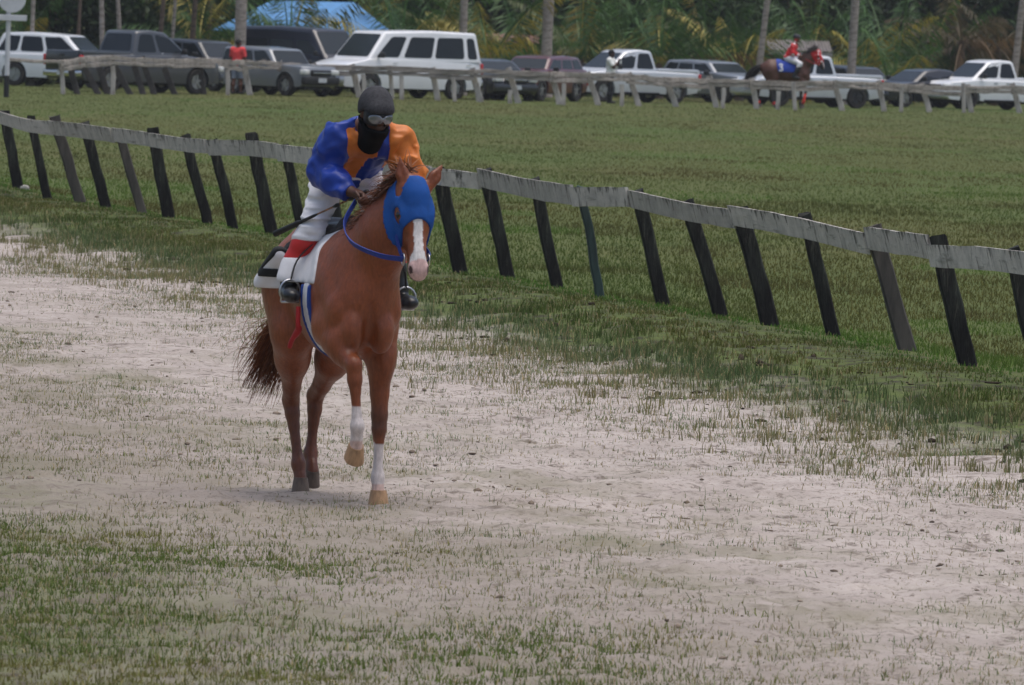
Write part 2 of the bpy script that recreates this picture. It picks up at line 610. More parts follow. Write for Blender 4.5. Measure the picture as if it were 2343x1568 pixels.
def ground_material():
    m, nt, bs = nodes_of('ground_soil_sand_turf')
    L = nt.links
    tc = nt.nodes.new('ShaderNodeTexCoord')
    pos = tc.outputs['Object']
    def vmath(op, a, b):
        n = nt.nodes.new('ShaderNodeVectorMath'); n.operation = op
        L.new(a, n.inputs[0]); n.inputs[1].default_value = b
        return n
    def fmath(op, a, b=None, c=None):
        n = nt.nodes.new('ShaderNodeMath'); n.operation = op
        for i, v in enumerate((a, b, c)):
            if v is None: continue
            if isinstance(v, (int, float)): n.inputs[i].default_value = v
            else: L.new(v, n.inputs[i])
        return n.outputs[0]
    d0 = float(FP0 @ FN)
    u = fmath('SUBTRACT', vmath('DOT_PRODUCT', pos, (FN[0], FN[1], 0)).outputs['Value'], d0)
    wob = noise_node(nt, 0.55, 4, 0.65, vec=pos)
    uw = fmath('MULTIPLY_ADD', wob, 2.6, fmath('SUBTRACT', u, 1.3))
    def sst(a, b, x):
        n = nt.nodes.new('ShaderNodeMapRange'); n.interpolation_type = 'SMOOTHSTEP'
        n.inputs[1].default_value = a; n.inputs[2].default_value = b
        L.new(x, n.inputs[0]); return n.outputs[0]
    sandf = fmath('MULTIPLY', sst(2.0, 3.6, uw), fmath('MULTIPLY_ADD', sst(12.5, 9.0, uw), 0.75, 0.25))
    # colours
    n1 = noise_node(nt, 1.3, 5, 0.65, vec=pos)
    n2 = noise_node(nt, 5.5, 6, 0.75, vec=pos, mapping=(1, 0.6, 1))
    n3 = noise_node(nt, 19, 5, 0.75, vec=pos, mapping=(1, 0.6, 1))
    n4 = noise_node(nt, 0.07, 4, 0.6, vec=pos, mapping=(1, 0.35, 1))
    sand = mixrgb(nt, ramp(nt, n1, 0.35, 0.7), (0.435, 0.382, 0.348), (0.305, 0.264, 0.236))
    sand = mixrgb(nt, ramp(nt, n2, 0.54, 0.64), sand, (0.145, 0.118, 0.098))
    sand = mixrgb(nt, ramp(nt, n3, 0.54, 0.64), sand, (0.185, 0.152, 0.128))
    pn = noise_node(nt, 0.8, 5, 0.7, vec=pos, mapping=(1, 0.6, 1))
    sand = mixrgb(nt, fmath('MULTIPLY', ramp(nt, pn, 0.46, 0.66), fmath('MULTIPLY', sst(4.6, 8.0, u), 0.85)), sand, (0.185, 0.172, 0.112))
    damp = sst(6.6, 9.2, uw)
    sand = mixrgb(nt, fmath('MULTIPLY', damp, 0.60), sand, (0.21, 0.178, 0.148))
    soil = mixrgb(nt, ramp(nt, n2, 0.45, 0.62), (0.090, 0.115, 0.034), (0.042, 0.036, 0.024))
    turf = mixrgb(nt, ramp(nt, n4, 0.38, 0.62), (0.080, 0.105, 0.030), (0.100, 0.098, 0.034))
    turf = mixrgb(nt, ramp(nt, n1, 0.45, 0.75), turf, (0.062, 0.088, 0.025))
    grass = mixrgb(nt, sst(-0.8, 0.6, u), turf, soil)
    col = mixrgb(nt, sandf, grass, sand)
    L.new(col, bs.inputs['Base Color'])
    bs.inputs['Roughness'].default_value = 0.95
    bs.inputs['Specular IOR Level'].default_value = 0.15
    bump(nt, bs, fmath('ADD', n2, fmath('MULTIPLY', n3, 0.5)), 0.55, 0.04)
    return m
ground = obj('ground', np_mesh('ground', GV, GF, smooth_shade=True), ground_material())
tag(ground, 'grass field and pale sandy racetrack running past the fence', 'ground', kind='structure')

# ------------------------------------------------------------------ grass: real blades
def blades(name, X, Y, H, W, colr, lean=0.35, tall=True, seed=3, label=None):
    rg = np.random.default_rng(seed)
    n = len(X)
    Z = terr(X, Y) - 0.012
    base = np.stack([X, Y, Z], -1)
    a = rg.uniform(0, 2 * np.pi, n)
    # blade faces mostly across the view so that each one has width from anywhere near the track
    sd_ = np.stack([np.cos(a), np.sin(a), np.zeros(n)], -1)
    la = rg.uniform(0, 2 * np.pi, n); lm = rg.normal(0, lean, n)
    ln = np.stack([np.cos(la), np.sin(la), np.zeros(n)], -1) * (lm * H)[:, None]
    w = (W * 0.5)[:, None] * sd_
    up = np.zeros((n, 3)); up[:, 2] = H
    if tall:
        mid = base + ln * 0.35 + up * 0.6
        tip = base + ln * 1.1 + up * (1 - 0.25 * np.abs(lm))[:, None]
        V = np.stack([base - w, base + w, mid - w * 0.75, mid + w * 0.75, tip], 1).reshape(-1, 3)
        o = np.arange(n)[:, None] * 5
        F = np.concatenate([o + np.array([[0, 1, 3]]), o + np.array([[0, 3, 2]]), o + np.array([[2, 3, 4]])])
        cc = np.repeat(colr, 5, 0)
    else:
        tip = base + ln + up
        V = np.stack([base - w, base + w, tip], 1).reshape(-1, 3)
        F = np.arange(n * 3).reshape(-1, 3)
        cc = np.repeat(colr, 3, 0)
    o = obj(name, np_mesh(name, V, F, cc), vcol_mat('grass_blade', rough=0.7, spec=0.15, var=0.3, scale=3, trans=0.25))
    tag(o, label, 'grass', kind='stuff')
    return o

def frustum_pts(n, y0, y1, rg, pad=1.18, extra=0.8, power=1.0):
    """points spread evenly over the wedge of ground the photograph looks at, with margin"""
    t = rg.random(n)
    y = np.sqrt(y0 ** 2 + t * (y1 ** 2 - y0 ** 2)) if power == 1 else y0 * (y1 / y0) ** t
    hw = 0.0592 * y * pad + extra
    return rg.uniform(-1, 1, n) * hw, y

GREEN = np.array([0.092, 0.130, 0.028]); DARKG = np.array([0.035, 0.065, 0.018]); STRAW = np.array([0.38, 0.31, 0.16])
BLUEG = np.array([0.120, 0.170, 0.070]); OLIVE = np.array([0.136, 0.132, 0.036]); LIME = np.array([0.10, 0.21, 0.03])
def mixc(a, b, t):
    return a + (b - a) * np.asarray(t)[:, None]

rg = np.random.default_rng(5)
# field behind the fence
x, y = frustum_pts(520000, 58, 318, rg, pad=1.5, power=0)
u = u_of(x, y)
k = u < -0.25
x, y, u = x[k], y[k], u[k]
P3 = np.stack([x, y, 0 * x], -1)
pat = fbm(P3 * np.array([0.22, 0.05, 1]), 31, 3); pat2 = fbm(P3 * np.array([0.9, 0.3, 1]), 37, 3)
c = mixc(mixc(OLIVE * 0.92, GREEN, sstep(0.40, 0.62, pat)), np.array([0.13, 0.105, 0.045]), 0.45 * sstep(0.48, 0.7, pat2))
c = np.where((sstep(0.66, 0.72, fbm(P3 * np.array([0.35, 0.10, 1]), 41, 2)) > 0.5)[:, None], mixc(c, LIME, 0.6 * np.ones(len(c))), c)
c = c * rg.uniform(0.82, 1.18, (len(c), 1))
Hh = 0.035 + 0.035 * rg.random(len(x)) + 0.03 * sstep(0.5, 0.75, pat2)
Hh = Hh * (1 - 0.35 * sstep(90, 200, y))
blades('field_grass', x, y, Hh, 0.006 + 0.00009 * y, c, lean=0.5, tall=False, seed=8, label='short olive grass covering the infield behind the leaning fence')

# verge between fence and sand, in tufts
def tufts(nt, y0, y1, dens, hfun, cfun, per, spread, seed, name, label, wid=0.0075, lean=0.35):
    rg = np.random.default_rng(seed)
    x, y = frustum_pts(nt, y0, y1, rg, extra=1.0)
    u = u_of(x, y)
    P = np.stack([x, y, 0 * x], -1)
    keep = rg.random(nt) < dens(u, P)
    x, y, u = x[keep], y[keep], u[keep]
    n = len(x)
    cnt = rg.integers(per[0], per[1], n)
    ix = np.repeat(np.arange(n), cnt)
    sp = np.repeat(spread * rg.uniform(0.5, 1.5, n), cnt)
    bx = x[ix] + rg.normal(0, 1, len(ix)) * sp
    by = y[ix] + rg.normal(0, 1, len(ix)) * sp
    P = np.stack([x, y, 0 * x], -1)
    hh = hfun(u, P, rg)[ix] * rg.uniform(0.5, 1.15, len(ix))
    cc = cfun(u, P, rg)[ix] * rg.uniform(0.7, 1.3, (len(ix), 1))
    dry = rg.random(len(ix)) < 0.16
    cc[dry] = STRAW * rg.uniform(0.6, 1.2, (dry.sum(), 1))
    blades(name, bx, by, hh, wid * rg.uniform(0.6, 1.3, len(ix)), cc, lean=lean, tall=True, seed=seed + 1, label=label)

def d_verge(u, P):
    pt = fbm(P * np.array([0.9, 0.5, 1]), 51, 3)
    edge = u + 2.4 * (fbm(P * np.array([0.5, 0.3, 1]), 55, 3) - 0.5)
    return np.where(u > -0.3, (0.12 * sstep(5.4, 3.8, edge) + 0.88 * sstep(3.7, 2.0, edge)) * (0.25 + 0.75 * sstep(0.36, 0.52, pt)), 0)
def h_verge(u, P, rg):
    return 0.035 + 0.065 * sstep(0.8, 2.4, u) * (0.4 + fbm(P * 0.7, 57)) + 0.025 * rg.random(len(u))
def c_verge(u, P, rg):
    a = fbm(P * np.array([0.6, 0.3, 1]), 61, 3)
    c = mixc(LIME * 0.9, GREEN * 0.95, sstep(-0.2, 0.7, u))
    c = mixc(c, OLIVE * 1.1, 0.7 * sstep(0.4, 0.62, a) * sstep(0.2, 0.9, u))
    c = mixc(c, BLUEG, 0.85 * sstep(1.5, 2.6, u))
    c = mixc(c, STRAW * 0.8, 0.6 * sstep(2.5, 3.8, u))
    return c
tufts(60000, 50, 128, d_verge, h_verge, c_verge, (8, 14), 0.05, 71, 'verge_grass', 'rough green and straw coloured grass bank along the near fence', wid=0.009)

def d_track(u, P):
    pt = fbm(P * np.array([0.7, 0.45, 1]), 81, 4)
    base = 0.10 + 0.80 * sstep(0.40, 0.60, pt)
    top = sstep(6.6, 3.6, u)
    bot = sstep(5.8, 8.0, u)
    return np.where(u > 2.6, np.clip(base * (0.18 + 0.8 * top + 1.15 * bot), 0, 1), 0)
def h_track(u, P, rg):
    return 0.018 + 0.045 * rg.random(len(u)) ** 2 + 0.030 * sstep(5.4, 3.6, u)
def c_track(u, P, rg):
    c = mixc(BLUEG * 1.15, STRAW * 0.75, sstep(0.25, 0.9, rg.random(len(u))))
    return mixc(c, OLIVE * 1.5, 0.6 * sstep(7.0, 9.0, u) * rg.random(len(u)))
tufts(95000, 28, 92, d_track, h_track, c_track, (4, 9), 0.085, 91, 'track_grass', 'sparse dry grass tufts growing out of the pale sand', wid=0.0050, lean=0.6)

def d_near(u, P):
    pt = fbm(P * np.array([0.8, 0.35, 1]), 101, 3)
    return np.where(u > 7.5, 0.9 * sstep(8.6, 11.6, u + 5.0 * (pt - 0.5)), 0)
def h_near(u, P, rg): return 0.025 + 0.04 * rg.random(len(u))
def c_near(u, P, rg):
    a = fbm(P * np.array([0.8, 0.5, 1]), 105, 3)
    return mixc(GREEN * 1.25, OLIVE * 1.35, sstep(0.4, 0.65, a))
tufts(34000, 27, 46, d_near, h_near, c_near, (6, 12), 0.085, 111, 'foreground_grass', 'blurred green grass patches in the foreground beside the sand', wid=0.0055, lean=0.6)

# ------------------------------------------------------------------ clods of kicked-up soil
def clods():
    rg = np.random.default_rng(17)
    x, y = frustum_pts(7000, 29, 92, rg, extra=0.6)
    u = u_of(x, y)
    P = np.stack([x, y, 0 * x], -1)
    pt = fbm(P * 0.6, 121, 3)
    keep = (u > 0.6) & (rg.random(len(x)) < np.where(u < 3.8, 0.35, 0.12 + 0.5 * sstep(0.48, 0.62, pt)) * sstep(10.5, 9, u))
    x, y, u = x[keep], y[keep], u[keep]
    bm = bmesh.new(); bmesh.ops.create_icosphere(bm, subdivisions=1, radius=1.0)
    bv = np.array([v.co[:] for v in bm.verts]); bf = np.array([[v.index for v in f.verts] for f in bm.faces]); bm.free()
    n = len(x); s = 0.004 + 0.013 * rg.random(n) ** 4
    s = np.where(u < 3.8, s * 1.8, s)
    V = bv[None] * (s[:, None] * rg.uniform(0.7, 1.6, (n, 3)) * np.array([1.4, 1.4, 0.7]))[:, None, :]
    V = V * rg.uniform(0.5, 1.5, (n, len(bv), 1))
    V = V + np.stack([x, y, terr(x, y) + 0.2 * s], -1)[:, None]
    F = (bf[None] + (np.arange(n) * len(bv))[:, None, None]).reshape(-1, 3)
    cc = np.where((u < 3.8)[:, None], np.array([[0.05, 0.038, 0.027]]), np.array([[0.21, 0.165, 0.13]])) * rg.uniform(0.6, 1.3, (n, 1))
    o = obj('soil_clods', np_mesh('soil_clods', V.reshape(-1, 3), F, np.repeat(cc, len(bv), 0)), vcol_mat('soil_clod', 0.95, 0.1, 0.3, 40))
    tag(o, 'small dark clods of kicked-up soil lying on the sand', 'soil', kind='stuff')
clods()

# ------------------------------------------------------------------ near fence
def wood_black():
    m, nt, bs = nodes_of('weathered_black_post')
    n1 = noise_node(nt, 6, 5, 0.7, mapping=(1, 1, 0.25)); n2 = noise_node(nt, 26, 4, 0.7, mapping=(1, 1, 0.12))
    c = mixrgb(nt, ramp(nt, n1, 0.45, 0.7), (0.016, 0.015, 0.015), (0.045, 0.05, 0.042))
    c = mixrgb(nt, ramp(nt, n2, 0.58, 0.74), c, (0.10, 0.09, 0.078))
    nt.links.new(c, bs.inputs['Base Color']); bs.inputs['Roughness'].default_value = 0.9
    bs.inputs['Specular IOR Level'].default_value = 0.15
    bump(nt, bs, n2, 0.6, 0.02)
    return m
def wood_rail():
    m, nt, bs = nodes_of('whitewashed_grey_board')
    oi = nt.nodes.new('ShaderNodeObjectInfo')
    n1 = noise_node(nt, 5, 5, 0.7); n2 = noise_node(nt, 6, 4, 0.65, mapping=(1.8, 1.8, 0.5)); n3 = noise_node(nt, 3, 4, 0.6, mapping=(0.6, 0.6, 6))
    c = mixrgb(nt, ramp(nt, n1, 0.35, 0.65), (0.66, 0.62, 0.565), (0.44, 0.415, 0.38))
    c = mixrgb(nt, oi.outputs['Random'], c, mixrgb(nt, 1.0, c, (0.70, 0.70, 0.70), 'MULTIPLY'))
    c = mixrgb(nt, ramp(nt, n2, 0.56, 0.72), c, (0.10, 0.095, 0.085))
    c = mixrgb(nt, ramp(nt, n3, 0.60, 0.72), c, (0.24, 0.23, 0.20))
    # soot-dark lichen along the upper edge of each board
    tc = nt.nodes.new('ShaderNodeTexCoord'); at = nt.nodes.new('ShaderNodeAttribute'); at.attribute_name = 'edge'
    ad = nt.nodes.new('ShaderNodeMath'); ad.operation = 'MULTIPLY_ADD'; ad.inputs[1].default_value = 1.2
    hf = nt.nodes.new('ShaderNodeMath'); hf.operation = 'MULTIPLY'; hf.inputs[1].default_value = 0.31
    nt.links.new(at.outputs['Fac'], hf.inputs[0]); nt.links.new(n2, ad.inputs[0]); nt.links.new(hf.outputs[0], ad.inputs[2])
    c = mixrgb(nt, ramp(nt, ad.outputs[0], 0.88, 1.0), c, (0.11, 0.104, 0.092))
    nt.links.new(c, bs.inputs['Base Color']); bs.inputs['Roughness'].default_value = 0.85
    bs.inputs['Specular IOR Level'].default_value = 0.2
    bump(nt, bs, n3, 0.5, 0.01)
    return m
M_POST, M_RAIL = wood_black(), wood_rail()
M_POST_G = mat('weathered_brown_post', (0.085, 0.075, 0.066), 0.9, dirt=(0.035, 0.032, 0.03), scale=8, mapping=(1, 1, 0.2), bmp=0.4)
M_POST_T = mat('green_stained_post', (0.035, 0.060, 0.056), 0.9, dirt=(0.02, 0.026, 0.026), scale=8, mapping=(1, 1, 0.2), bmp=0.4)

def beam(name, a, b, wdt, thk, m, parent, seg=6, across=None, taper=1.0, rough=0.006, seed=0, edge=False, chip=0.0):
    """squared timber from a to b with slightly uneven faces; across = direction of the width"""
    rg = np.random.default_rng(seed)
    a, b = np.array(a, float), np.array(b, float)
    d = b - a; L = np.linalg.norm(d); d /= L
    s = np.array(across, float); s -= d * (s @ d); s /= np.linalg.norm(s)
    t = np.cross(d, s)
    V = []; ed = []
    for i in range(seg + 1):
        f = i / seg
        sc = 1 + (taper - 1) * f
        c0 = a + d * L * f + s * rg.normal(0, rough) + t * rg.normal(0, rough)
        hw, ht = wdt / 2 * sc, thk / 2 * sc
        bv = min(hw, ht) * 0.25
        ring = [(-hw + bv, -ht), (hw - bv, -ht), (hw, -ht + bv), (hw, ht - bv), (hw - bv, ht), (-hw + bv, ht), (-hw, ht - bv), (-hw, -ht + bv)]
        endj = rg.normal(0, chip, 8) if i in (0, seg) else np.zeros(8)
        for j, (p, r_) in enumerate(ring):
            V.append(c0 + s * (p + rg.normal(0, rough * 0.4)) + t * (r_ + rg.normal(0, rough * 0.3)) + d * endj[j])
            ed.append(0.5 + 0.5 * p / hw)
    F = []
    for i in range(seg):
        for k in range(8):
            k2 = (k + 1) % 8
            F.append((i * 8 + k, i * 8 + k2, (i + 1) * 8 + k2, (i + 1) * 8 + k))
    me = bpy.data.meshes.new(name)
    me.from_pydata([tuple(v - a) for v in V], [], F + [tuple(range(7, -1, -1)), tuple(range(seg * 8, seg * 8 + 8))])
    if edge:
        at = me.attributes.new('edge', 'FLOAT', 'POINT')
        at.data.foreach_set('value', np.array(ed, dtype=np.float32))
    smooth(me, 35)
    o = obj(name, me, m, parent)
    o.location = tuple(a)
    return o

near_fence = empty('racetrack_fence', (bases[12].x, bases[12].y, 0), 0, 'low white board fence on black leaning posts, running diagonally behind the chestnut horse', 'fence')
fo = np.array(near_fence.location)
tr2 = np.array([FN[0], FN[1], 0.0])
railpts = []
for i, (pb, pr, pt) in enumerate(NEAR):
    b = np.array(bases[i])
    low = np.array(at_depth(*pr, b[1])); top = np.array(at_depth(*pt, b[1]))
    d = (low - b); d /= np.linalg.norm(d)
    top = b + d * max((top[2] - b[2]) / d[2], (low[2] - b[2]) / d[2] + 0.17)
    wdt = 0.135 + 0.02 * math.sin(i * 2.3)
    if i == 17: wdt = 0.08
    z0 = float(terr(b[0], b[1]))
    foot = b - d * ((b[2] - z0) / d[2] + 0.25)
    beam('post', foot - fo, top - fo, wdt, 0.11, M_POST_T if i == 17 else M_POST_G if i in (3, 5, 22) else M_POST, near_fence, 7, across=(1, 0.1, 0), taper=0.95, seed=i, rough=0.005, chip=0.012)
    railpts.append((low + tr2 * 0.08, d))
J = [0, 3, 5, 6, 8, 10, 12, 14, 15, 17, 18, 20, 22, 23, 25, 26]      # posts where two boards meet
# board heights follow the posts between the joints
for n in range(len(J) - 1):
    i0, i1 = J[n], J[n + 1]
    for k in range(i0, i1):
        pass
    a, da = railpts[i0]; b, db = railpts[i1]
    mids = [railpts[k][0] for k in range(i0, i1 + 1)]
    along = (b - a) / np.linalg.norm(b - a)
    h = 0.185 + 0.012 * math.sin(n * 1.7)
    upd = (da + db); upd /= np.linalg.norm(upd)
    lift = upd * (h / 2)
    ex = along * 0.035
    rj = np.random.default_rng(900 + n)
    j0, j1 = rj.normal(0, 0.014, 2)
    pts = [m_ + lift for m_ in mids]
    pts[0] = pts[0] + ex * 0.5 + upd * j0; pts[-1] = pts[-1] + ex * 0.2 + upd * j1
    # a board bends slightly where it is nailed to the posts between its ends
    V, F, ed = [], [], []
    P_ = spline(pts, 10)
    rg = np.random.default_rng(200 + n)
    off = tr2 * (0.022 if n % 2 else 0.0)
    for i, c0 in enumerate(P_):
        c0 = c0 + off + upd * rg.normal(0, 0.0018)
        hw = h / 2 + rg.normal(0, 0.0015)
        ht = 0.016
        for p, r_ in ((-hw, -ht), (hw, -ht), (hw, ht), (-hw, ht)):
            V.append(c0 + upd * p + tr2 * r_ - fo)
            ed.append(0.5 + 0.5 * p / hw)
    for i in range(len(P_) - 1):
        for k in range(4):
            F.append((i * 4 + k, i * 4 + (k + 1) % 4, i * 4 + 4 + (k + 1) % 4, i * 4 + 4 + k))
    F += [(3, 2, 1, 0), tuple(len(V) - 4 + k for k in range(4))]
    me = bpy.data.meshes.new('rail_board')
    me.from_pydata([tuple(v) for v in V], [], F)
    at = me.attributes.new('edge', 'FLOAT', 'POINT'); at.data.foreach_set('value', np.array(ed, dtype=np.float32))
    bm = bmesh.new(); bm.from_mesh(me); bmesh.ops.recalc_face_normals(bm, faces=bm.faces); bm.to_mesh(me); bm.free()
    obj('rail_board', me, M_RAIL, near_fence)

# pale stone at the foot of a post
def stone(px, py, s, label):
    p = at_ground(px, py, 0.08)
    bm = bmesh.new(); bmesh.ops.create_icosphere(bm, subdivisions=3, radius=1.0)
    for v in bm.verts:
        q_ = np.array(v.co)
        v.co = Vector(q_ * (0.75 + 0.5 * float(fbm(q_ * 1.4 + 5, 3)))) 
    bmesh.ops.scale(bm, vec=s, verts=bm.verts)
    o = obj('stone', bm, mat('pale_stone', (0.42, 0.40, 0.37), 0.9, var=0.4, scale=12, bmp=0.5)); smooth(o.data)
    o.location = (p.x, p.y, float(terr(p.x, p.y)) + s[2] * 0.5)
    tag(o, label, 'stone')
stone(52, 438, (0.10, 0.08, 0.05), 'pale grey stone at the foot of the leftmost black fence post')

# ================================================================== horses
HSC = 0.85
def head_frame(poll, pitch, yaw):
    cp, sp, cy, sy = math.cos(R(pitch)), math.sin(R(pitch)), math.cos(R(yaw)), math.sin(R(yaw))
    e1 = np.array([cp * cy, cp * sy, -sp])            # down the face
    e2 = np.array([-sy, cy, 0.0])                     # to the horse's left
    e3 = np.array([sp * cy, sp * sy, cp])             # out of the face
    M = np.stack([e1, e2, e3])
    P = np.array(poll)
    return lambda s, l, n: P + HSC * (s * e1 + l * e2 + n * e3), M, P

def hoof_mesh(name, top, rot, m, parent, r=0.058, h=0.085):
    """hoof: flared cone cut square below, closed"""
    bm = bmesh.new()
    rings = [(0.0, 0.82, 0.0), (-0.25, 0.90, 0.004), (-1.0, 1.08, 0.012)]
    vs = []
    for zf, sc, fx in rings:
        ring = []
        for i in range(16):
            a = i * 2 * math.pi / 16
            lx = math.cos(a) * r * sc * (1.12 if math.cos(a) > 0 else 0.95) + fx * (1 if math.cos(a) > 0 else 0.3)
            ring.append(bm.verts.new((lx, math.sin(a) * r * sc * 0.92, zf * h)))
        vs.append(ring)
    for a, b in zip(vs[:-1], vs[1:]):
        for i in range(16):
            bm.faces.new((a[i], b[i], b[(i + 1) % 16], a[(i + 1) % 16]))
    bm.faces.new(vs[0]); bm.faces.new(vs[-1][::-1])
    bmesh.ops.recalc_face_normals(bm, faces=bm.faces)
    o = obj(name, bm, m, parent); smooth(o.data, 50)
    o.location = top
    o.rotation_euler = rot
    return o

def horse_prims(p):
    pr = []
    # trunk
    pr += [E((0.15, 0, 1.14), (0.60, 0.250, 0.345), 0.05),
           E((-0.42, 0, 1.21), (0.42, 0.245, 0.30), 0.08),
           E((0.42, 0, 1.15), (0.26, 0.205, 0.32), 0.06),
           C((0.47, 0, 1.40), (0.05, 0, 1.375), 0.115, 0.10, 0.09),
           C((0.0, 0, 1.37), (-0.50, 0, 1.41), 0.10, 0.115, 0.10),
           C((-0.58, 0, 1.38), (-0.83, 0, 1.30), 0.10, 0.045, 0.08),
           E((0.60, 0, 1.10), (0.13, 0.17, 0.19), 0.07)]
    for s in (-1, 1):
        pr += [C((0.58, s * 0.135, 1.06), (0.33, s * 0.150, 1.36), 0.085, 0.060, 0.05, 0.8),
               E((0.660, s * 0.082, 0.975), (0.105, 0.074, 0.130), 0.018),
               E((0.60, s * 0.150, 1.08), (0.075, 0.050, 0.095), 0.03),
               E((-0.50, s * 0.145, 1.13), (0.26, 0.12, 0.28), 0.07)]
    pr += [C((0.760, 0, 1.12), (0.715, 0, 0.86), 0.028, 0.042, 0.026, sub=True)]
    for s in (-1, 1):
        pr += [E((0.36, s * 0.172, 1.01), (0.13, 0.052, 0.12), 0.02), C((0.64, s * 0.205, 1.22), (0.44, s * 0.200, 1.48), 0.022, 0.018, 0.05, sub=True)]
    # neck
    n = p['neck']
    sd_ = (-0.25, 1, 0)
    pr += [C(n[0][:3], n[1][:3], n[0][3], n[1][3], 0.10, 0.62, sd_), C(n[1][:3], n[2][:3], n[1][3], n[2][3], 0.06, 0.66, sd_)]
    H, M, P = p['head']
    def HE(c, r, k=0.03, sub=False): return E(H(*c), tuple(HSC * v for v in r), k, rot=M, sub=sub)
    def HC(a, b, ra, rb, k=0.03, flat=1.0, sub=False): return C(H(*a), H(*b), ra * HSC, rb * HSC, k, flat, M[1], sub)
    pr += [HE((0.08, 0, -0.085), (0.14, 0.098, 0.11), 0.05),
           HE((0.19, 0, -0.075), (0.15, 0.108, 0.095), 0.04),
           HC((0.22, 0, -0.07), (0.50, 0, -0.058), 0.086, 0.062, 0.04, 0.86),
           HE((0.560, 0, -0.072), (0.062, 0.062, 0.060), 0.03),
           HC((0.30, 0, -0.165), (0.55, 0, -0.115), 0.05, 0.040, 0.05),
           HE((0.60, 0, -0.085), (0.030, 0.046, 0.040), 0.02)]
    for s in (-1, 1):
        pr += [HE((0.25, s * 0.055, -0.150), (0.130, 0.042, 0.105), 0.025),
               HE((0.19, s * 0.090, -0.045), (0.055, 0.026, 0.036), 0.035),
               HE((0.562, s * 0.047, -0.040), (0.038, 0.022, 0.030), 0.014),
               HE((0.572, s * 0.066, -0.028), (0.026, 0.016, 0.018), 0.008, sub=True),
               HE((0.612, s * 0.03, -0.100), (0.014, 0.045, 0.006), 0.006, sub=True)]
    # ears
    for base, tip, fr in p['ears']:
        b, t = np.array(base), np.array(tip)
        mid = b + 0.45 * (t - b)
        fr = np.array(fr) / np.linalg.norm(fr)
        pr += [C(b, mid, 0.030, 0.038, 0.02, 0.65, fr), C(mid, t, 0.037, 0.006, 0.01, 0.65, fr)]
        c0 = b + 0.42 * (t - b) + fr * 0.026
        ax_ = (t - b) / np.linalg.norm(t - b); sx = np.cross(ax_, fr)
        pr += [E(c0, (0.062, 0.014, 0.014), 0.008, rot=np.stack([ax_, sx, fr]), sub=True)]
    # legs
    for leg in p['legs']:
        if leg['name'][1] == 'F':
            a_, b_ = np.array(leg['pts'][1][:3]), np.array(leg['pts'][2][:3])
            pr.append(E(a_ + 0.25 * (b_ - a_) + np.array([0.055, 0.012 * (1 if leg['name'][0] == 'L' else -1), 0.0]), (0.058, 0.050, 0.11), 0.02))
        for a, b in zip(leg['pts'][:-1], leg['pts'][1:]):
            big = max(a[3], b[3])
            pr.append(C(a[:3], b[:3], a[3], b[3], 0.07 if big > 0.1 else 0.03 if big > 0.06 else 0.018, leg.get('flat', 0.85), (0, 1, 0)))
    return pr

def leg_front(sh, kn, fe, pa, hoof):
    sh, kn, fe, pa, hoof = (np.array(v, float) for v in (sh, kn, fe, pa, hoof))
    el = sh + 0.30 * (kn - sh)
    f2 = sh + 0.72 * (kn - sh)
    up = (kn - fe) / np.linalg.norm(kn - fe)
    return [(*sh, 0.115), (*el, 0.098), (*f2, 0.060), (*(kn + 0.03 * up), 0.052), (*(kn - 0.05 * up), 0.047), (*(kn - 0.11 * up), 0.033),
            (*(fe + 0.06 * up), 0.030), (*fe, 0.043), (*pa, 0.036), (*hoof, 0.045)]

def leg_hind(hip, st, ho, fe, pa, hoof):
    hip, st, ho, fe, pa, hoof = (np.array(v, float) for v in (hip, st, ho, fe, pa, hoof))
    up = (ho - fe) / np.linalg.norm(ho - fe)
    g1 = st + 0.35 * (ho - st); g2 = st + 0.75 * (ho - st)
    return [(*hip, 0.19), (*st, 0.135), (*g1, 0.105), (*g2, 0.060), (*(ho + np.array([-0.012, 0, 0.02])), 0.056), (*(ho - 0.06 * up), 0.047),
            (*(ho - 0.13 * up), 0.036), (*(fe + 0.06 * up), 0.032), (*fe, 0.046), (*pa, 0.037), (*hoof, 0.046)]

COAT = np.array([0.235, 0.061, 0.019])
M_COAT = vcol_mat('horse_coat', rough=0.44, spec=0.42, var=0.30, scale=70, mapping=(1, 1, 0.35), bmp=0.12)
_nt = M_COAT.node_tree; _bs = _nt.nodes['Principled BSDF']
_old = _bs.inputs['Normal'].links[0].from_node
_n = noise_node(_nt, 11, 3, 0.5, mapping=(1, 1, 0.7))
_b = _nt.nodes.new('ShaderNodeBump'); _b.inputs['Strength'].default_value = 0.35; _b.inputs['Distance'].default_value = 0.03
_nt.links.new(_n, _b.inputs['Height']); _nt.links.new(_b.outputs['Normal'], _old.inputs['Normal'])      # soft folds of skin under the hair relief
M_HAIR = vcol_mat('horse_hair', rough=0.55, spec=0.4, var=0.1, scale=30)
M_HOOF_T = mat('tan_hoof', (0.42, 0.25, 0.13), 0.6, var=0.45, scale=30, mapping=(1, 1, 0.2))
M_HOOF_G = mat('dark_hoof', (0.135, 0.100, 0.078), 0.7, var=0.4, scale=30, mapping=(1, 1, 0.2))
M_EYE = mat('dark_eye', (0.012, 0.008, 0.006), 0.08, spec=0.7)

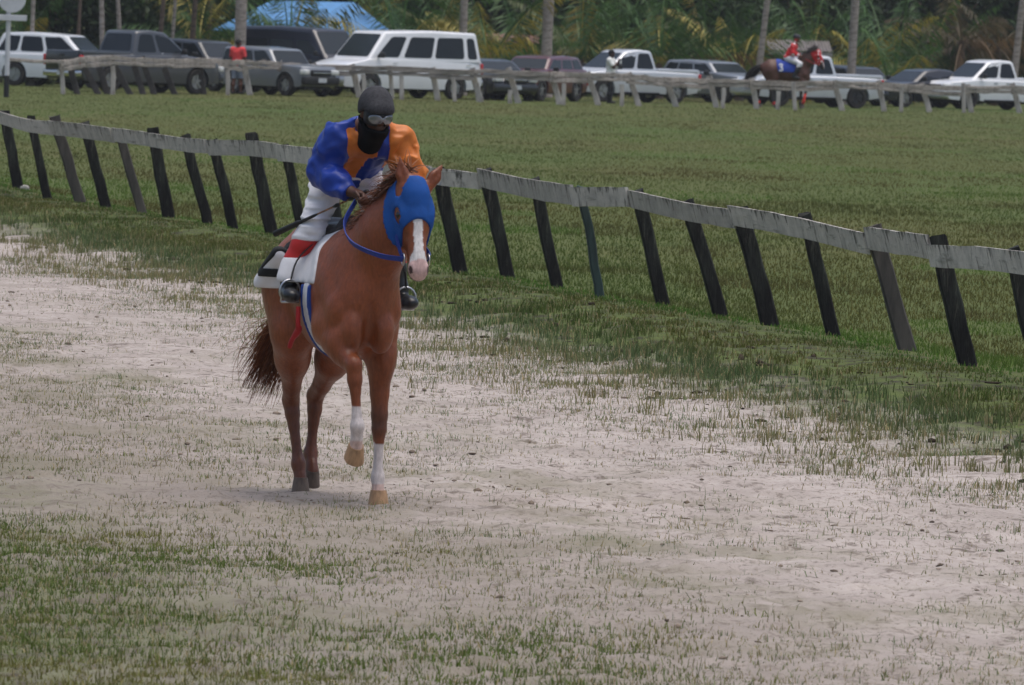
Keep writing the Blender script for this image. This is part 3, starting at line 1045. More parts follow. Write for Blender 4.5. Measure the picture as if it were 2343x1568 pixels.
TH = R(-74.0)
_hf = Matrix.Rotation(TH, 3, 'Z') @ Vector((0.49, 0.145, 0))       # the planted left forefoot is where the photograph shows it
_g = at_ground(864, 1154)
h1_loc = Vector((_g.x - _hf.x, _g.y - _hf.y, 0.0))
h1_loc.z = float(terr(h1_loc.x, h1_loc.y))
horse = empty('horse', h1_loc, TH, 'chestnut racehorse in a blue hood with white blaze, trotting across the sand', 'horse')
POLL = (0.985, 0.168, 1.795)
HF = head_frame(POLL, 70, -1)
legs1 = [
    dict(name='LF', pts=leg_front((0.42, 0.145, 1.00), (0.455, 0.148, 0.47), (0.465, 0.146, 0.155), (0.485, 0.145, 0.085), (0.49, 0.145, 0.06))),
    dict(name='RF', pts=leg_front((0.46, -0.150, 0.98), (0.775, -0.090, 0.755), (0.80, -0.070, 0.455), (0.775, -0.065, 0.375), (0.765, -0.064, 0.335))),
    dict(name='RH', pts=leg_hind((-0.46, -0.14, 1.16), (-0.36, -0.150, 0.92), (-0.715, -0.055, 0.50), (-0.625, -0.025, 0.165), (-0.595, -0.02, 0.09), (-0.59, -0.02, 0.06))),
    dict(name='LH', pts=leg_hind((-0.46, 0.14, 1.16), (-0.42, 0.150, 0.90), (-0.86, 0.125, 0.52), (-0.84, 0.10, 0.215), (-0.795, 0.098, 0.145), (-0.785, 0.098, 0.115))),
]
Hh_, HM_, HP_ = HF
ears1 = [(Hh_(0.015, -0.075, -0.03), Hh_(-0.185, -0.100, 0.015), (0.85, -0.35, 0.25)),
         (Hh_(0.015, 0.085, -0.03), Hh_(-0.145, 0.190, -0.005), (0.9, 0.15, 0.2))]
prims1 = horse_prims(dict(neck=[(0.44, 0, 1.235, 0.285), (0.73, 0.075, 1.51, 0.192), (0.935, 0.150, 1.725, 0.128)], head=HF, ears=ears1, legs=legs1))

def head_coords(V, HFr):
    H, M, P = HFr
    return (V - P) @ M.T / HSC

def coat_colours(V, HFr=HF):
    c = np.tile(COAT, (len(V), 1))
    n = fbm(V * 4, 5)
    c = c * (0.72 + 0.5 * n)[:, None] * (0.85 + 0.3 * fbm(V * 1.6 + 7, 15))[:, None]
    z = V[:, 2]
    # darker points on knees, hocks and lower hind legs
    dark = np.array([0.085, 0.034, 0.020])
    hind = V[:, 0] < -0.1
    t = np.where(hind, sstep(0.78, 0.45, z) * 0.62, sstep(0.62, 0.45, z) * sstep(0.30, 0.45, z) * (V[:, 1] > 0.03) * 0.8)
    c = mixc(c, dark, t)
    # white stockings in front
    white = np.array([0.66, 0.58, 0.55])
    nz = 0.04 * (fbm(V * 22, 9) - 0.5)
    lf = (V[:, 0] > 0.3) & (V[:, 1] > 0.03) & (z < 0.345 + nz)
    rf = (V[:, 0] > 0.66) & (V[:, 1] < 0.02) & (z < 0.565 + nz) & (z > 0.2)
    c[lf | rf] = white
    cor = ((lf & (z < 0.12)) | (rf & (z < 0.37)))
    c[cor] = np.array([0.60, 0.42, 0.36])
    # head
    hc = head_coords(V, HFr)
    hd = (V[:, 0] > 0.82) & (V[:, 2] > 1.05) & (hc[:, 0] > -0.02)
    ear = (hc[:, 0] < -0.005) & (hc[:, 2] > -0.06) & (V[:, 0] > 0.9) & (V[:, 2] > 1.76)
    c[ear] = COAT * 0.75
    wob = 0.012 * (fbm(V * 18, 3) - 0.5)
    bl = hd & (np.abs(hc[:, 1] + 0.004 + wob) < 0.030 + 0.026 * sstep(0.42, 0.52, hc[:, 0])) & (hc[:, 2] > -0.055) & (hc[:, 0] > 0.16)
    c[bl] = np.array([0.70, 0.66, 0.64])
    mz = hd & (hc[:, 0] > 0.505 + 4 * wob) & (hc[:, 2] > -0.10)
    c[mz] = np.array([0.60, 0.40, 0.37])
    lip = hd & (hc[:, 0] > 0.50) & (hc[:, 2] < -0.075) & (hc[:, 1] < 0.02)
    c[lip] = np.array([0.09, 0.065, 0.06])
    nos = hd & (np.linalg.norm((np.abs(hc) - np.array([0.572, 0.064, 0.034])) / np.array([0.030, 0.022, 0.026]), axis=1) < 1)
    c[nos] = np.array([0.06, 0.025, 0.025])
    return c
body1 = organic('body', prims1, 0.0105, M_COAT, horse, colf=coat_colours, it=2)
for leg, hm, rot in ((0, M_HOOF_T, (0, 0, 0)), (1, M_HOOF_T, (0, 0.55, 0)), (2, M_HOOF_G, (0, 0, 0)), (3, M_HOOF_G, (0, 0.35, 0))):
    pt = np.array(legs1[leg]['pts'][-1][:3])
    h0 = 0.09
    if leg in (0, 2):
        wp = Matrix.Rotation(TH, 4, 'Z') @ Vector(pt)
        gz = float(terr(wp.x + h1_loc.x, wp.y + h1_loc.y)) - h1_loc.z
        hoof_mesh('hoof', (pt[0] + 0.006, pt[1], gz + h0 - 0.012), rot, hm, horse, r=0.058 if leg == 0 else 0.052, h=h0)
    else:
        hoof_mesh('hoof', (pt[0] + 0.004, pt[1], pt[2] + 0.012), rot, hm, horse, r=0.056 if leg == 1 else 0.051, h=h0)
for s in (-1, 1):
    bm = bmesh.new(); bmesh.ops.create_uvsphere(bm, u_segments=16, v_segments=10, radius=0.024)
    o = obj('eye', bm, M_EYE, horse); smooth(o.data); o.location = Hh_(0.197, s * 0.104, -0.047)

# ---- hood with eye holes and ear holes
M_HOOD = mat('blue_hood_cloth', (0.012, 0.075, 0.30), 0.75, spec=0.2, var=0.22, scale=14, sheen=0.0, bmp=0.15)
def hood_region(P):
    sh = P.shape[:-1]
    hc = ((P.reshape(-1, 3) - HP_) @ HM_.T) / HSC
    s, l, n = hc[:, 0], hc[:, 1], hc[:, 2]
    # lower edge: arch over the nose bone, running down the cheek
    low = s - (0.245 + 0.10 * sstep(-0.035, -0.16, n) + 5.5 * np.clip(np.abs(l), 0, 0.11) ** 2)
    back = -(n + 0.165 + 0.10 * np.clip(s - 0.05, -1, 1))
    top = -(s + 0.045)
    reg = np.maximum(np.maximum(low, back), top)
    for sg in (-1, 1):
        e = np.sqrt(((s - 0.200) / 1.18) ** 2 + ((n + 0.055) / 0.95) ** 2 + (np.minimum(0, l * sg - 0.03)) ** 2 * 9) - 0.047
        reg = np.maximum(reg, -np.where(l * sg > 0.02, e, 1))
    for b, t, fr in ears1:
        ax_ = (np.array(t) - np.array(b)); Ln = np.linalg.norm(ax_); ax_ = ax_ / Ln
        qd = P.reshape(-1, 3) - np.array(b)
        tt = np.clip(qd @ ax_, -0.03, Ln + 0.1)
        reg = np.maximum(reg, -(np.linalg.norm(qd - tt[:, None] * ax_, axis=1) - 0.047))
    return reg.reshape(sh)
hb = np.array(POLL)
organic('hood', prims1, 0.0075, M_HOOD, horse, lo=hb + (-0.22, -0.26, -0.42), hi=hb + (0.32, 0.30, 0.14), off=0.009, region=hood_region, disp=lambda P: 0.010 * (fbm(P * 16, 44, 2) - 0.5), it=1)

# ---- mane and tail
rg = np.random.default_rng(4)
t = rg.random(520)
crest = spline([(0.50, 0.0, 1.50), (0.66, 0.045, 1.635), (0.80, 0.10, 1.775), (0.93, 0.155, 1.87)], 60)
ci = (t * 59).astype(int)
roots = crest[ci] + rg.normal(0, 0.016, (520, 3)) + np.array([0, 0, -0.02])
dirs = np.tile(np.array([-0.35, -0.75, 0.55]), (520, 1)) + rg.normal(0, 0.32, (520, 3))
strands('mane', roots, dirs, 0.17, M_HAIR, horse, curl=0.12, width=0.0055, droop=1.9, bias=(-0.25, -0.25, 0), colr=((0.055, 0.02, 0.010), (0.20, 0.070, 0.030)), seed=2)
fl = rg.random(150)
roots = crest[(30 + fl * 29).astype(int)] + rg.normal(0, 0.012, (150, 3)) + np.array([0, 0.0, 0.0])
dirs = np.tile(np.array([-0.5, 0.1, 0.8]), (150, 1)) + rg.normal(0, 0.45, (150, 3))
strands('mane', roots, dirs, 0.14, M_HAIR, horse, curl=0.15, width=0.006, droop=1.0, bias=(-0.6, 0.3, 0), colr=((0.16, 0.055, 0.022), (0.33, 0.13, 0.05)), seed=3)
roots = np.array([-0.85, 0, 1.26]) + rg.normal(0, 0.018, (1100, 3)) + rg.random((1100, 1)) * np.array([[-0.03, -0.02, -0.18]])
dirs = np.tile(np.array([-0.34, -0.12, -0.85]), (1100, 1)) + rg.normal(0, 0.030, (1100, 3))
strands('tail', roots, dirs, 0.62, M_HAIR, horse, curl=0.05, width=0.0055, seg=14, droop=0.3, bias=(0.0, -0.26, 0.16), colr=((0.080, 0.025, 0.010), (0.26, 0.092, 0.034)), seed=5)
roots = np.array([-0.88, -0.04, 1.10]) + rg.normal(0, 0.022, (80, 3))
dirs = np.tile(np.array([-0.26, -0.12, -0.92]), (80, 1)) + rg.normal(0, 0.04, (80, 3))
strands('tail', roots, dirs, 0.60, M_HAIR, horse, curl=0.22, width=0.0036, seg=16, droop=0.25, bias=(0.0, -0.50, 0.20), colr=((0.10, 0.036, 0.015), (0.30, 0.125, 0.05)), seed=6)

# ---- saddle, cloth, girth
LEG_R = [(0.115, -0.175, 1.525, 0.062), (0.075, -0.262, 1.33, 0.052), (0.095, -0.300, 1.215, 0.040)]
LEG_L = [(0.14, 0.235, 1.50, 0.062), (0.10, 0.310, 1.31, 0.052), (0.12, 0.335, 1.19, 0.040)]
cloth_prims = prims1[:16] + [C((0.080, -0.262, 1.300), (0.095, -0.290, 1.235), 0.068, 0.062, 0.07), C((-0.46, -0.300, 1.19), (-0.22, -0.285, 1.36), 0.045, 0.02, 0.09)]
M_CLOTH = mat('white_saddle_cloth', (0.74, 0.73, 0.75), 0.8, spec=0.2, var=0.14, scale=7, sheen=0.0, bmp=0.2)
def cloth_region(P):
    x, y, z = P[..., 0], P[..., 1], P[..., 2]
    front = x - (0.335 + 0.06 * sstep(1.50, 1.25, z))
    back = -(x + 0.515 - 0.36 * sstep(1.27, 1.54, z))
    low = (1.160 + 0.055 * sstep(-0.35, 0.1, x)) - z
    return np.maximum(np.maximum(front, back), low)
def cloth_disp(P):
    return 0.016 * (fbm(P * np.array([7.0, 7.0, 3.0]), 14, 2) - 0.5)
organic('saddle_cloth', cloth_prims, 0.0105, M_CLOTH, horse, lo=(-0.56, -0.42, 1.1), hi=(0.45, 0.36, 1.62), off=0.017, region=cloth_region, disp=cloth_disp, it=2)
def seg2(px, pz, a, b):
    a = np.array(a); b = np.array(b); ab = b - a
    t = np.clip(((px - a[0]) * ab[0] + (pz - a[1]) * ab[1]) / (ab @ ab), 0, 1)
    return np.hypot(px - a[0] - t * ab[0], pz - a[1] - t * ab[1])
TWO = [(-0.325, 1.400), (-0.295, 1.435), (-0.240, 1.440), (-0.205, 1.405), (-0.220, 1.365), (-0.365, 1.290), (-0.385, 1.250), (-0.255, 1.250)]
def num_region(P):
    x, z = P[..., 0], P[..., 2]
    d = np.min([seg2(x, z, a, b) for a, b in zip(TWO[:-1], TWO[1:])], axis=0) - 0.024
    return np.maximum(d, P[..., 1])
organic('number', cloth_prims, 0.006, mat('black_number_print', (0.012, 0.013, 0.015), 0.8), horse, lo=(-0.50, -0.42, 1.15), hi=(-0.16, -0.05, 1.50), off=0.024, region=num_region, disp=cloth_disp, it=1)
def band(x0, x1, z1, slope=0.0):
    def f(P):
        xc = (x0 + x1) / 2 + slope * (1.2 - P[..., 2])
        return np.maximum(np.abs(P[..., 0] - xc) - (x1 - x0) / 2, P[..., 2] - z1)
    return f
organic('girth', prims1[:16], 0.010, mat('white_girth', (0.66, 0.66, 0.69), 0.8, var=0.2), horse, lo=(0.1, -0.36, 0.70), hi=(0.5, 0.36, 1.25), off=0.016, region=band(0.24, 0.325, 1.22, 0.05))
M_BLUE = mat('blue_webbing', (0.012, 0.05, 0.26), 0.6, var=0.3)
organic('girth_edge', prims1[:16], 0.008, M_BLUE, horse, lo=(0.1, -0.36, 0.70), hi=(0.5, 0.36, 1.25), off=0.020, region=band(0.325, 0.348, 1.21, 0.05))
organic('girth_edge', prims1[:16], 0.008, M_BLUE, horse, lo=(0.1, -0.36, 0.70), hi=(0.5, 0.36, 1.25), off=0.020, region=band(0.217, 0.240, 1.21, 0.05))
M_RED = mat('red_webbing', (0.40, 0.012, 0.016), 0.6, var=0.25)
V_, F_ = tube_np(spline([(0.285, -0.292, 1.085), (0.29, -0.292, 0.99), (0.272, -0.283, 0.955), (0.21, -0.300, 0.90), (0.17, -0.305, 0.855)], 14), [0.014] * 5 + [0.019] * 4 + [0.014] * 4 + [0.013], 8)
obj('girth_strap', np_mesh('girth_strap', V_, F_, smooth_shade=True), M_RED, horse)
saddle_prims = [E((0.10, 0.0, 1.50), (0.24, 0.13, 0.055), 0.04), E((0.27, 0, 1.55), (0.05, 0.07, 0.05), 0.05), E((-0.10, 0, 1.535), (0.08, 0.12, 0.04), 0.05)]
organic('saddle', saddle_prims, 0.012, mat('dark_saddle_leather', (0.018, 0.014, 0.012), 0.45, var=0.3), horse)

# ---- bridle and reins
M_REIN = mat('blue_rein_webbing', (0.010, 0.035, 0.24), 0.55, var=0.25)
def strap(name, pts, wdt, thk, up, m, parent, n=18):
    P = spline(pts, n)
    T = np.gradient(P, axis=0); T /= np.linalg.norm(T, axis=1)[:, None]
    U = np.tile(np.array(up, float), (n, 1)) if np.ndim(up) == 1 else np.array(up)
    U = U - T * (U * T).sum(1)[:, None]; U /= np.linalg.norm(U, axis=1)[:, None]
    N = np.cross(T, U)
    V = np.stack([P - U * wdt / 2 - N * thk / 2, P + U * wdt / 2 - N * thk / 2, P + U * wdt / 2 + N * thk / 2, P - U * wdt / 2 + N * thk / 2], 1).reshape(-1, 3)
    F = [(i * 4 + k, i * 4 + (k + 1) % 4, i * 4 + 4 + (k + 1) % 4, i * 4 + 4 + k) for i in range(n - 1) for k in range(4)]
    F += [(3, 2, 1, 0), tuple((n - 1) * 4 + k for k in range(4))]
    me = bpy.data.meshes.new(name); me.from_pydata([tuple(v) for v in V], [], F)
    smooth(me, 40)
    return obj(name, me, m, parent)
bitR, bitL = Hh_(0.475, -0.083, -0.115), Hh_(0.475, 0.083, -0.115)
HAND_R = np.array([0.520, -0.020, 1.715]); HAND_L = np.array([0.560, 0.125, 1.70])
strap('rein', [bitR, np.array([0.98, -0.03, 1.40]), np.array([0.80, -0.135, 1.46]), np.array([0.63, -0.135, 1.56]), HAND_R + (0.02, -0.03, -0.03)], 0.028, 0.006, (0.2, -0.4, 1), M_REIN, horse)
strap('rein', [bitL, np.array([0.98, 0.25, 1.42]), np.array([0.78, 0.215, 1.52]), HAND_L], 0.026, 0.006, (0, 0.4, 1), M_REIN, horse)
strap('bridle_cheek', [Hh_(0.10, -0.125, -0.13), Hh_(0.30, -0.112, -0.14), Hh_(0.40, -0.098, -0.135), bitR], 0.024, 0.006, (0.7, 0.2, 0.1), M_REIN, horse, 12)
for s, b in ((-1, bitR), (1, bitL)):
    bm = bmesh.new()
    V_, F_ = tube_np([np.array(b) + 0.033 * np.array([math.cos(a) * HM_[0] + math.sin(a) * HM_[2]][0]) for a in np.linspace(0, 2 * np.pi, 15)], 0.004, 6)
    obj('bit_ring', np_mesh('bit_ring', V_, F_, smooth_shade=True), mat('steel', (0.55, 0.55, 0.56), 0.3, 1.0), horse)

# ================================================================== rider of the chestnut horse
SKIN_D = np.array([0.085, 0.036, 0.022])
def hand_prims(c, fwd, up, side, s=1.0, grip=True):
    """fist closed round a rein: palm, four bent fingers, thumb"""
    c, f, u, l = (np.array(v, float) for v in (c, fwd, up, side))
    f /= np.linalg.norm(f); u = u - f * (u @ f); u /= np.linalg.norm(u); l = np.cross(u, f) * (1 if np.dot(np.cross(u, f), l) > 0 else -1)
    pr = [E(c - f * 0.005, (0.044 * s, 0.040 * s, 0.020 * s), 0.012, rot=np.stack([f, u, l]))]
    for i, ln in enumerate((0.036, 0.040, 0.037, 0.030)):
        o = c + f * 0.034 + u * (0.030 - 0.0195 * i) 
        k1 = o + f * ln * 0.55 + l * 0.016; k2 = k1 + l * 0.026 - f * 0.008; k3 = k2 - f * 0.028 + l * 0.002
        pr += [C(o, k1, 0.0105, 0.010, 0.006), C(k1, k2, 0.010, 0.0092, 0.005), C(k2, k3, 0.009, 0.008, 0.005)]
    t0 = c + u * 0.030 - f * 0.02; t1 = t0 + u * 0.020 + f * 0.026 + l * 0.016; t2 = t1 + f * 0.028 + l * 0.012 - u * 0.006
    pr += [C(t0, t1, 0.0135, 0.012, 0.008), C(t1, t2, 0.0115, 0.009, 0.005)]
    return pr

def head_prims(c, pitch, yaw, s=1.0):
    """head: skull, jaw, brow, nose, lips, ears, in a frame turned to look where the person looks"""
    cp, sp, cy, sy = math.cos(R(pitch)), math.sin(R(pitch)), math.cos(R(yaw)), math.sin(R(yaw))
    f = np.array([cp * cy, cp * sy, -sp]); l = np.array([-sy, cy, 0]); u = np.cross(f, l)
    M = np.stack([f, l, u]); c = np.array(c)
    q = lambda a, b, d: c + s * (a * f + b * l + d * u)
    e = lambda a, r, k=0.02, sub=False: E(q(*a), tuple(np.array(r) * s), k, rot=M, sub=sub)
    pr = [e((-0.012, 0, 0.028), (0.098, 0.076, 0.098)), e((0.030, 0, -0.040), (0.066, 0.058, 0.078), 0.03),
          e((0.062, 0, -0.088), (0.028, 0.028, 0.024), 0.025), e((0.085, 0, 0.018), (0.016, 0.052, 0.012), 0.02),
          C(q(0.088, 0, 0.008), q(0.112, 0, -0.030), 0.010 * s, 0.014 * s, 0.012), e((0.094, 0, -0.060), (0.014, 0.026, 0.008), 0.010),
          e((0.092, 0, -0.074), (0.013, 0.022, 0.008), 0.010)]
    for sg in (-1, 1):
        pr += [e((-0.010, sg * 0.078, -0.012), (0.020, 0.010, 0.032), 0.008), e((0.086, sg * 0.031, -0.004), (0.012, 0.015, 0.009), 0.006, True),
               e((0.070, sg * 0.040, -0.030), (0.024, 0.022, 0.020), 0.02)]
    return pr, q, M

jockey = empty('person', h1_loc, TH, 'jockey in blue and orange silks, dark helmet and goggles, standing in the stirrups', 'person')
JH = np.array([0.490, 0.060, 2.170])
jhead, JQ, JM = head_prims(JH, 16, 6, 0.97)
SHR, SHL = np.array([0.285, -0.090, 2.025]), np.array([0.315, 0.235, 2.015])
ELR, ELL = np.array([0.205, -0.175, 1.835]), np.array([0.345, 0.325, 1.82])
WRR, WRL = np.array([0.445, -0.060, 1.735]), np.array([0.490, 0.180, 1.72])
HIPC = np.array([-0.03, 0.05, 1.875])
torso = [E(HIPC, (0.115, 0.150, 0.112), 0.05), C(HIPC, (0.13, 0.07, 1.985), 0.102, 0.105, 0.06, 1.38, (0, 1, 0)),
         C((0.13, 0.07, 1.985), (0.275, 0.072, 2.045), 0.105, 0.100, 0.06, 1.45, (0, 1, 0)),
         C(SHR, SHL, 0.066, 0.066, 0.06), C((0.28, 0.068, 2.06), JH - (0.03, 0, 0.04), 0.066, 0.056, 0.05)]
armR = chain([(*SHR, 0.066), (*(0.5 * SHR + 0.5 * ELR), 0.058), (*ELR, 0.050), (*(0.5 * ELR + 0.5 * WRR), 0.046), (*WRR, 0.031)], 0.03)
armL = chain([(*SHL, 0.066), (*(0.5 * SHL + 0.5 * ELL), 0.058), (*ELL, 0.050), (*(0.5 * ELL + 0.5 * WRL), 0.046), (*WRL, 0.031)], 0.03)
hands = [C(WRR, HAND_R, 0.029, 0.026, 0.015), C(WRL, HAND_L, 0.029, 0.026, 0.015)] + \
    hand_prims(HAND_R + (0.012, 0.004, 0), HAND_R - WRR, (0.1, -0.75, 0.6), (0, 0.5, -0.6)) + hand_prims(HAND_L + (0.012, 0, 0), HAND_L - WRL, (0.1, 0.5, 0.7), (0, -0.6, -0.5))
HPR, HPL = HIPC + (0.0, -0.095, -0.02), HIPC + (0.0, 0.095, -0.02)
def leg_chain(hp, L):
    kn, mid, an = (np.array(v[:3]) for v in L)
    return chain([(*hp, 0.084), (*(0.5 * hp + 0.5 * kn), 0.063), (*kn, 0.052), (*(0.45 * kn + 0.55 * mid), 0.050), (*mid, 0.045), (*an, 0.035)], 0.035)
legR, legL = leg_chain(HPR, LEG_R), leg_chain(HPL, LEG_L)
def foot(an, out):
    an = np.array(an[:3])
    return [C(an, an + (-0.035, 0, -0.055), 0.036, 0.033, 0.02), C(an + (-0.03, 0, -0.06), an + (0.125, out, -0.070), 0.034, 0.030, 0.02, 1.15, (0, 1, 0)), E(an + (0.145, out, -0.072), (0.045, 0.036, 0.026), 0.02)]
feet = foot(LEG_R[2], -0.02) + foot(LEG_L[2], 0.02)
JP = torso + armR + armL + hands + jhead + legR + legL + feet
def skin_col(V): return np.tile(SKIN_D, (len(V), 1)) * (0.85 + 0.3 * fbm(V * 25, 2))[:, None]
organic('body', JP, 0.008, vcol_mat('dark_skin', 0.5, 0.4, 0.15, 60), jockey, colf=skin_col, it=1)

def plane_reg(P, p0, n):
    n = np.array(n, float); n /= np.linalg.norm(n)
    return (P - np.array(p0)) @ n
# silks
BLUE_S, ORANGE_S = np.array([0.010, 0.042, 0.30]), np.array([0.60, 0.175, 0.028])
jw = (HIPC + np.array([0.055, 0, 0.02]))
wdir = np.array([0.85, 0.1, 0.5])
def wrist_cut(P, w, e):
    d = (w - e) / np.linalg.norm(w - e)
    return np.where(np.linalg.norm(P - w, axis=-1) < 0.12, (P - (w + d * 0.005)) @ d, -1.0)
def jacket_region(P):
    r_ = np.minimum(-plane_reg(P, jw - 0.075 * wdir, wdir), 1)
    neck = plane_reg(P, (0.345, 0.07, 2.095), (0.72, 0.0, 0.69))
    neck = np.where(np.abs(P[..., 1] - 0.065) < 0.085, neck, -1)
    return np.maximum.reduce([r_, neck, wrist_cut(P, WRR, ELR), wrist_cut(P, WRL, ELL)])
def jacket_disp(P):
    Q = P @ np.array([[0.8, 0.1, 0.6], [-0.1, 1.0, 0.0], [-0.6, 0.0, 0.8]]).T
    b = np.abs(fbm(Q * np.array([4.0, 8.0, 9.0]), 65, 2) - 0.5)
    c = np.abs(fbm(Q * np.array([14.0, 9.0, 12.0]) + 3, 69, 2) - 0.5)
    return np.clip(0.13 * b + 0.06 * c - 0.026, -0.018, 0.010)
M_SILK_B = mat('blue_racing_silk', tuple(BLUE_S), 0.46, spec=0.4, var=0.25, scale=9)
M_SILK_O = mat('orange_racing_silk', tuple(ORANGE_S), 0.48, spec=0.4, var=0.18, scale=9)
JT = torso + armR + armL
organic('silk_jacket', JT, 0.0080, M_SILK_B, jockey, off=0.018, region=jacket_region, disp=jacket_disp, it=1)
sl = lambda P: np.maximum(jacket_region(P), -plane_reg(P, (0.30, 0.172, 2.06), (0.10, 1.0, 0.05)))
organic('silk_sleeve', JT, 0.0080, M_SILK_O, jockey, lo=(0.1, 0.15, 1.6), hi=(0.65, 0.55, 2.25), off=0.0205, region=sl, disp=jacket_disp, it=1)
def panel(P):
    side_ = plane_reg(P, (0.2, 0.075, 2.0), (-0.22, 1, 0.05))
    top = plane_reg(P, (0.33, 0.0, 2.075), (-0.25, 0.05, 1.0))
    back = -plane_reg(P, (0.06, 0, 1.9), (1, 0, 0.35))
    return np.maximum.reduce([jacket_region(P), side_, top, back])
organic('silk_panel', torso, 0.0080, M_SILK_O, jockey, lo=(-0.1, -0.25, 1.75), hi=(0.55, 0.2, 2.25), off=0.0215, region=panel, disp=jacket_disp, it=1)
def patch(P):
    return np.maximum.reduce([jacket_region(P), plane_reg(P, (0.035, 0, 1.92), (1, 0.2, 0.25)), P[..., 1] - 0.02])
organic('silk_panel', torso, 0.0080, M_SILK_O, jockey, lo=(-0.2, -0.25, 1.75), hi=(0.2, 0.2, 2.1), off=0.0205, region=patch, disp=jacket_disp, it=1)
# breeches
M_BREECH = mat('white_breeches', (0.76, 0.75, 0.78), 0.8, spec=0.2, var=0.12, scale=9, sheen=0.0, bmp=0.15)
def breech_region(P):
    top = plane_reg(P, jw + 0.02 * wdir, wdir)
    low = 1.445 - P[..., 2]
    return np.maximum(top, low)
def breech_disp(P):
    return np.clip(0.10 * np.abs(fbm(P * np.array([5, 5, 20.0]), 71, 2) - 0.5) - 0.014, -0.03, 0.007)
organic('breeches', torso[:2] + legR + legL, 0.0085, M_BREECH, jockey, off=0.014, region=breech_region, disp=breech_disp, it=1)
# boots
M_BOOT = mat('black_boot_leather', (0.012, 0.012, 0.013), 0.35, spec=0.5)
M_CUFF = mat('red_boot_top', (0.50, 0.018, 0.016), 0.5, var=0.15)
for Lg, ft, sg in ((legR, feet[:3], -1), (legL, feet[3:], 1)):
    organic('boot', Lg[2:] + ft, 0.008, M_BOOT, jockey, off=0.010, region=lambda P: np.maximum(P[..., 2] - 1.375, 1.0 - P[..., 2]), it=1)
    organic('boot_top', Lg[2:], 0.008, M_CUFF, jockey, off=0.016, region=lambda P: np.maximum(P[..., 2] - 1.462, 1.335 - P[..., 2]), it=1)
# helmet, mask, goggles
M_HELM = mat('dark_helmet_cover', (0.050, 0.050, 0.056), 0.85, spec=0.2, var=0.35, scale=60, bmp=0.2)
def helmet_region(P):
    hc = (P - JH) @ JM.T
    return np.maximum(-(hc[..., 2] - 0.026 + 0.045 * sstep(0.04, -0.05, hc[..., 0])), -1)
organic('helmet', [E(JQ(-0.012, 0, 0.034), (0.106, 0.088, 0.108), 0.02, rot=JM), C(JQ(0.075, -0.03, 0.042), JQ(0.075, 0.03, 0.042), 0.036, 0.036, 0.03)], 0.007, M_HELM, jockey, off=0.010, region=helmet_region, it=2)
def mask_region(P):
    hc = (P - JH) @ JM.T
    top = hc[..., 2] + 0.070 + 0.05 * sstep(0.05, -0.02, hc[..., 0]) * -1
    nk = -plane_reg(P, (0.325, 0.10, 2.055), (0.72, 0.05, 0.4))
    return np.maximum(top, nk)
organic('face_mask', jhead + torso[4:] + [C(JQ(0.045, 0, -0.085), (0.375, 0.06, 2.005), 0.055, 0.062, 0.05)], 0.007, mat('black_neck_gaiter', (0.010, 0.010, 0.011), 0.9, spec=0.1, var=0.3, scale=40), jockey, off=0.008, region=mask_region, it=1)
def gog_region(P, l0, l1, z0, z1):
    hc = (P - JH) @ JM.T
    bx = np.maximum(np.abs(hc[..., 1]) - l1, np.abs(hc[..., 2] - (z0 + z1) / 2) - (z1 - z0) / 2)
    nose = -(np.sqrt((hc[..., 1] / 0.9) ** 2 + (hc[..., 2] + 0.042) ** 2) - 0.022)
    return np.maximum.reduce([bx, nose, -(hc[..., 0] - 0.02)])
gp = [E(JQ(0.028, 0, -0.004), (0.088, 0.080, 0.075), 0.02, rot=JM)]
gog = organic('goggles', gp, 0.0055, mat('goggle_frame', (0.012, 0.012, 0.014), 0.5), jockey, off=0.005, region=lambda P: gog_region(P, 0, 0.080, -0.050, 0.034), it=1)
def lens_region(P):
    hc = (P - JH) @ JM.T
    e = np.sqrt(((np.abs(hc[..., 1]) - 0.036) / 1.22) ** 2 + (hc[..., 2] + 0.006) ** 2) - 0.0295
    return np.maximum(e, -(hc[..., 0] - 0.02))
organic('lens', gp, 0.005, mat('smoked_mirror_lens', (0.22, 0.23, 0.25), 0.12, 0.6, spec=0.6), gog, off=0.010, region=lens_region, it=1)
# stirrups hang from the saddle
for L, sg in ((LEG_R, -1), (LEG_L, 1)):
    an = np.array(L[2][:3]) + (0.075, sg * 0.012, -0.068)
    ring = [an + (0, 0.058 * math.cos(a), 0.02 + 0.062 * math.sin(a)) for a in np.linspace(-0.6, math.pi + 0.6, 14)]
    st = tube('stirrup', [an + (0, -0.05, -0.042)] + ring[::-1] + [an + (0, 0.05, -0.042), an + (0, -0.05, -0.042)], 0.0065, mat('steel', (0.5, 0.5, 0.5), 0.3, 1.0), horse, 6)
    strap('stirrup_leather', [an + (0, 0, 0.08), an + (0.02, -sg * 0.035, 0.2), (0.13, sg * 0.14, 1.47)], 0.022, 0.005, (1, 0, 0), mat('dark_saddle_leather', (0.02, 0.015, 0.012), 0.5), horse, 10)

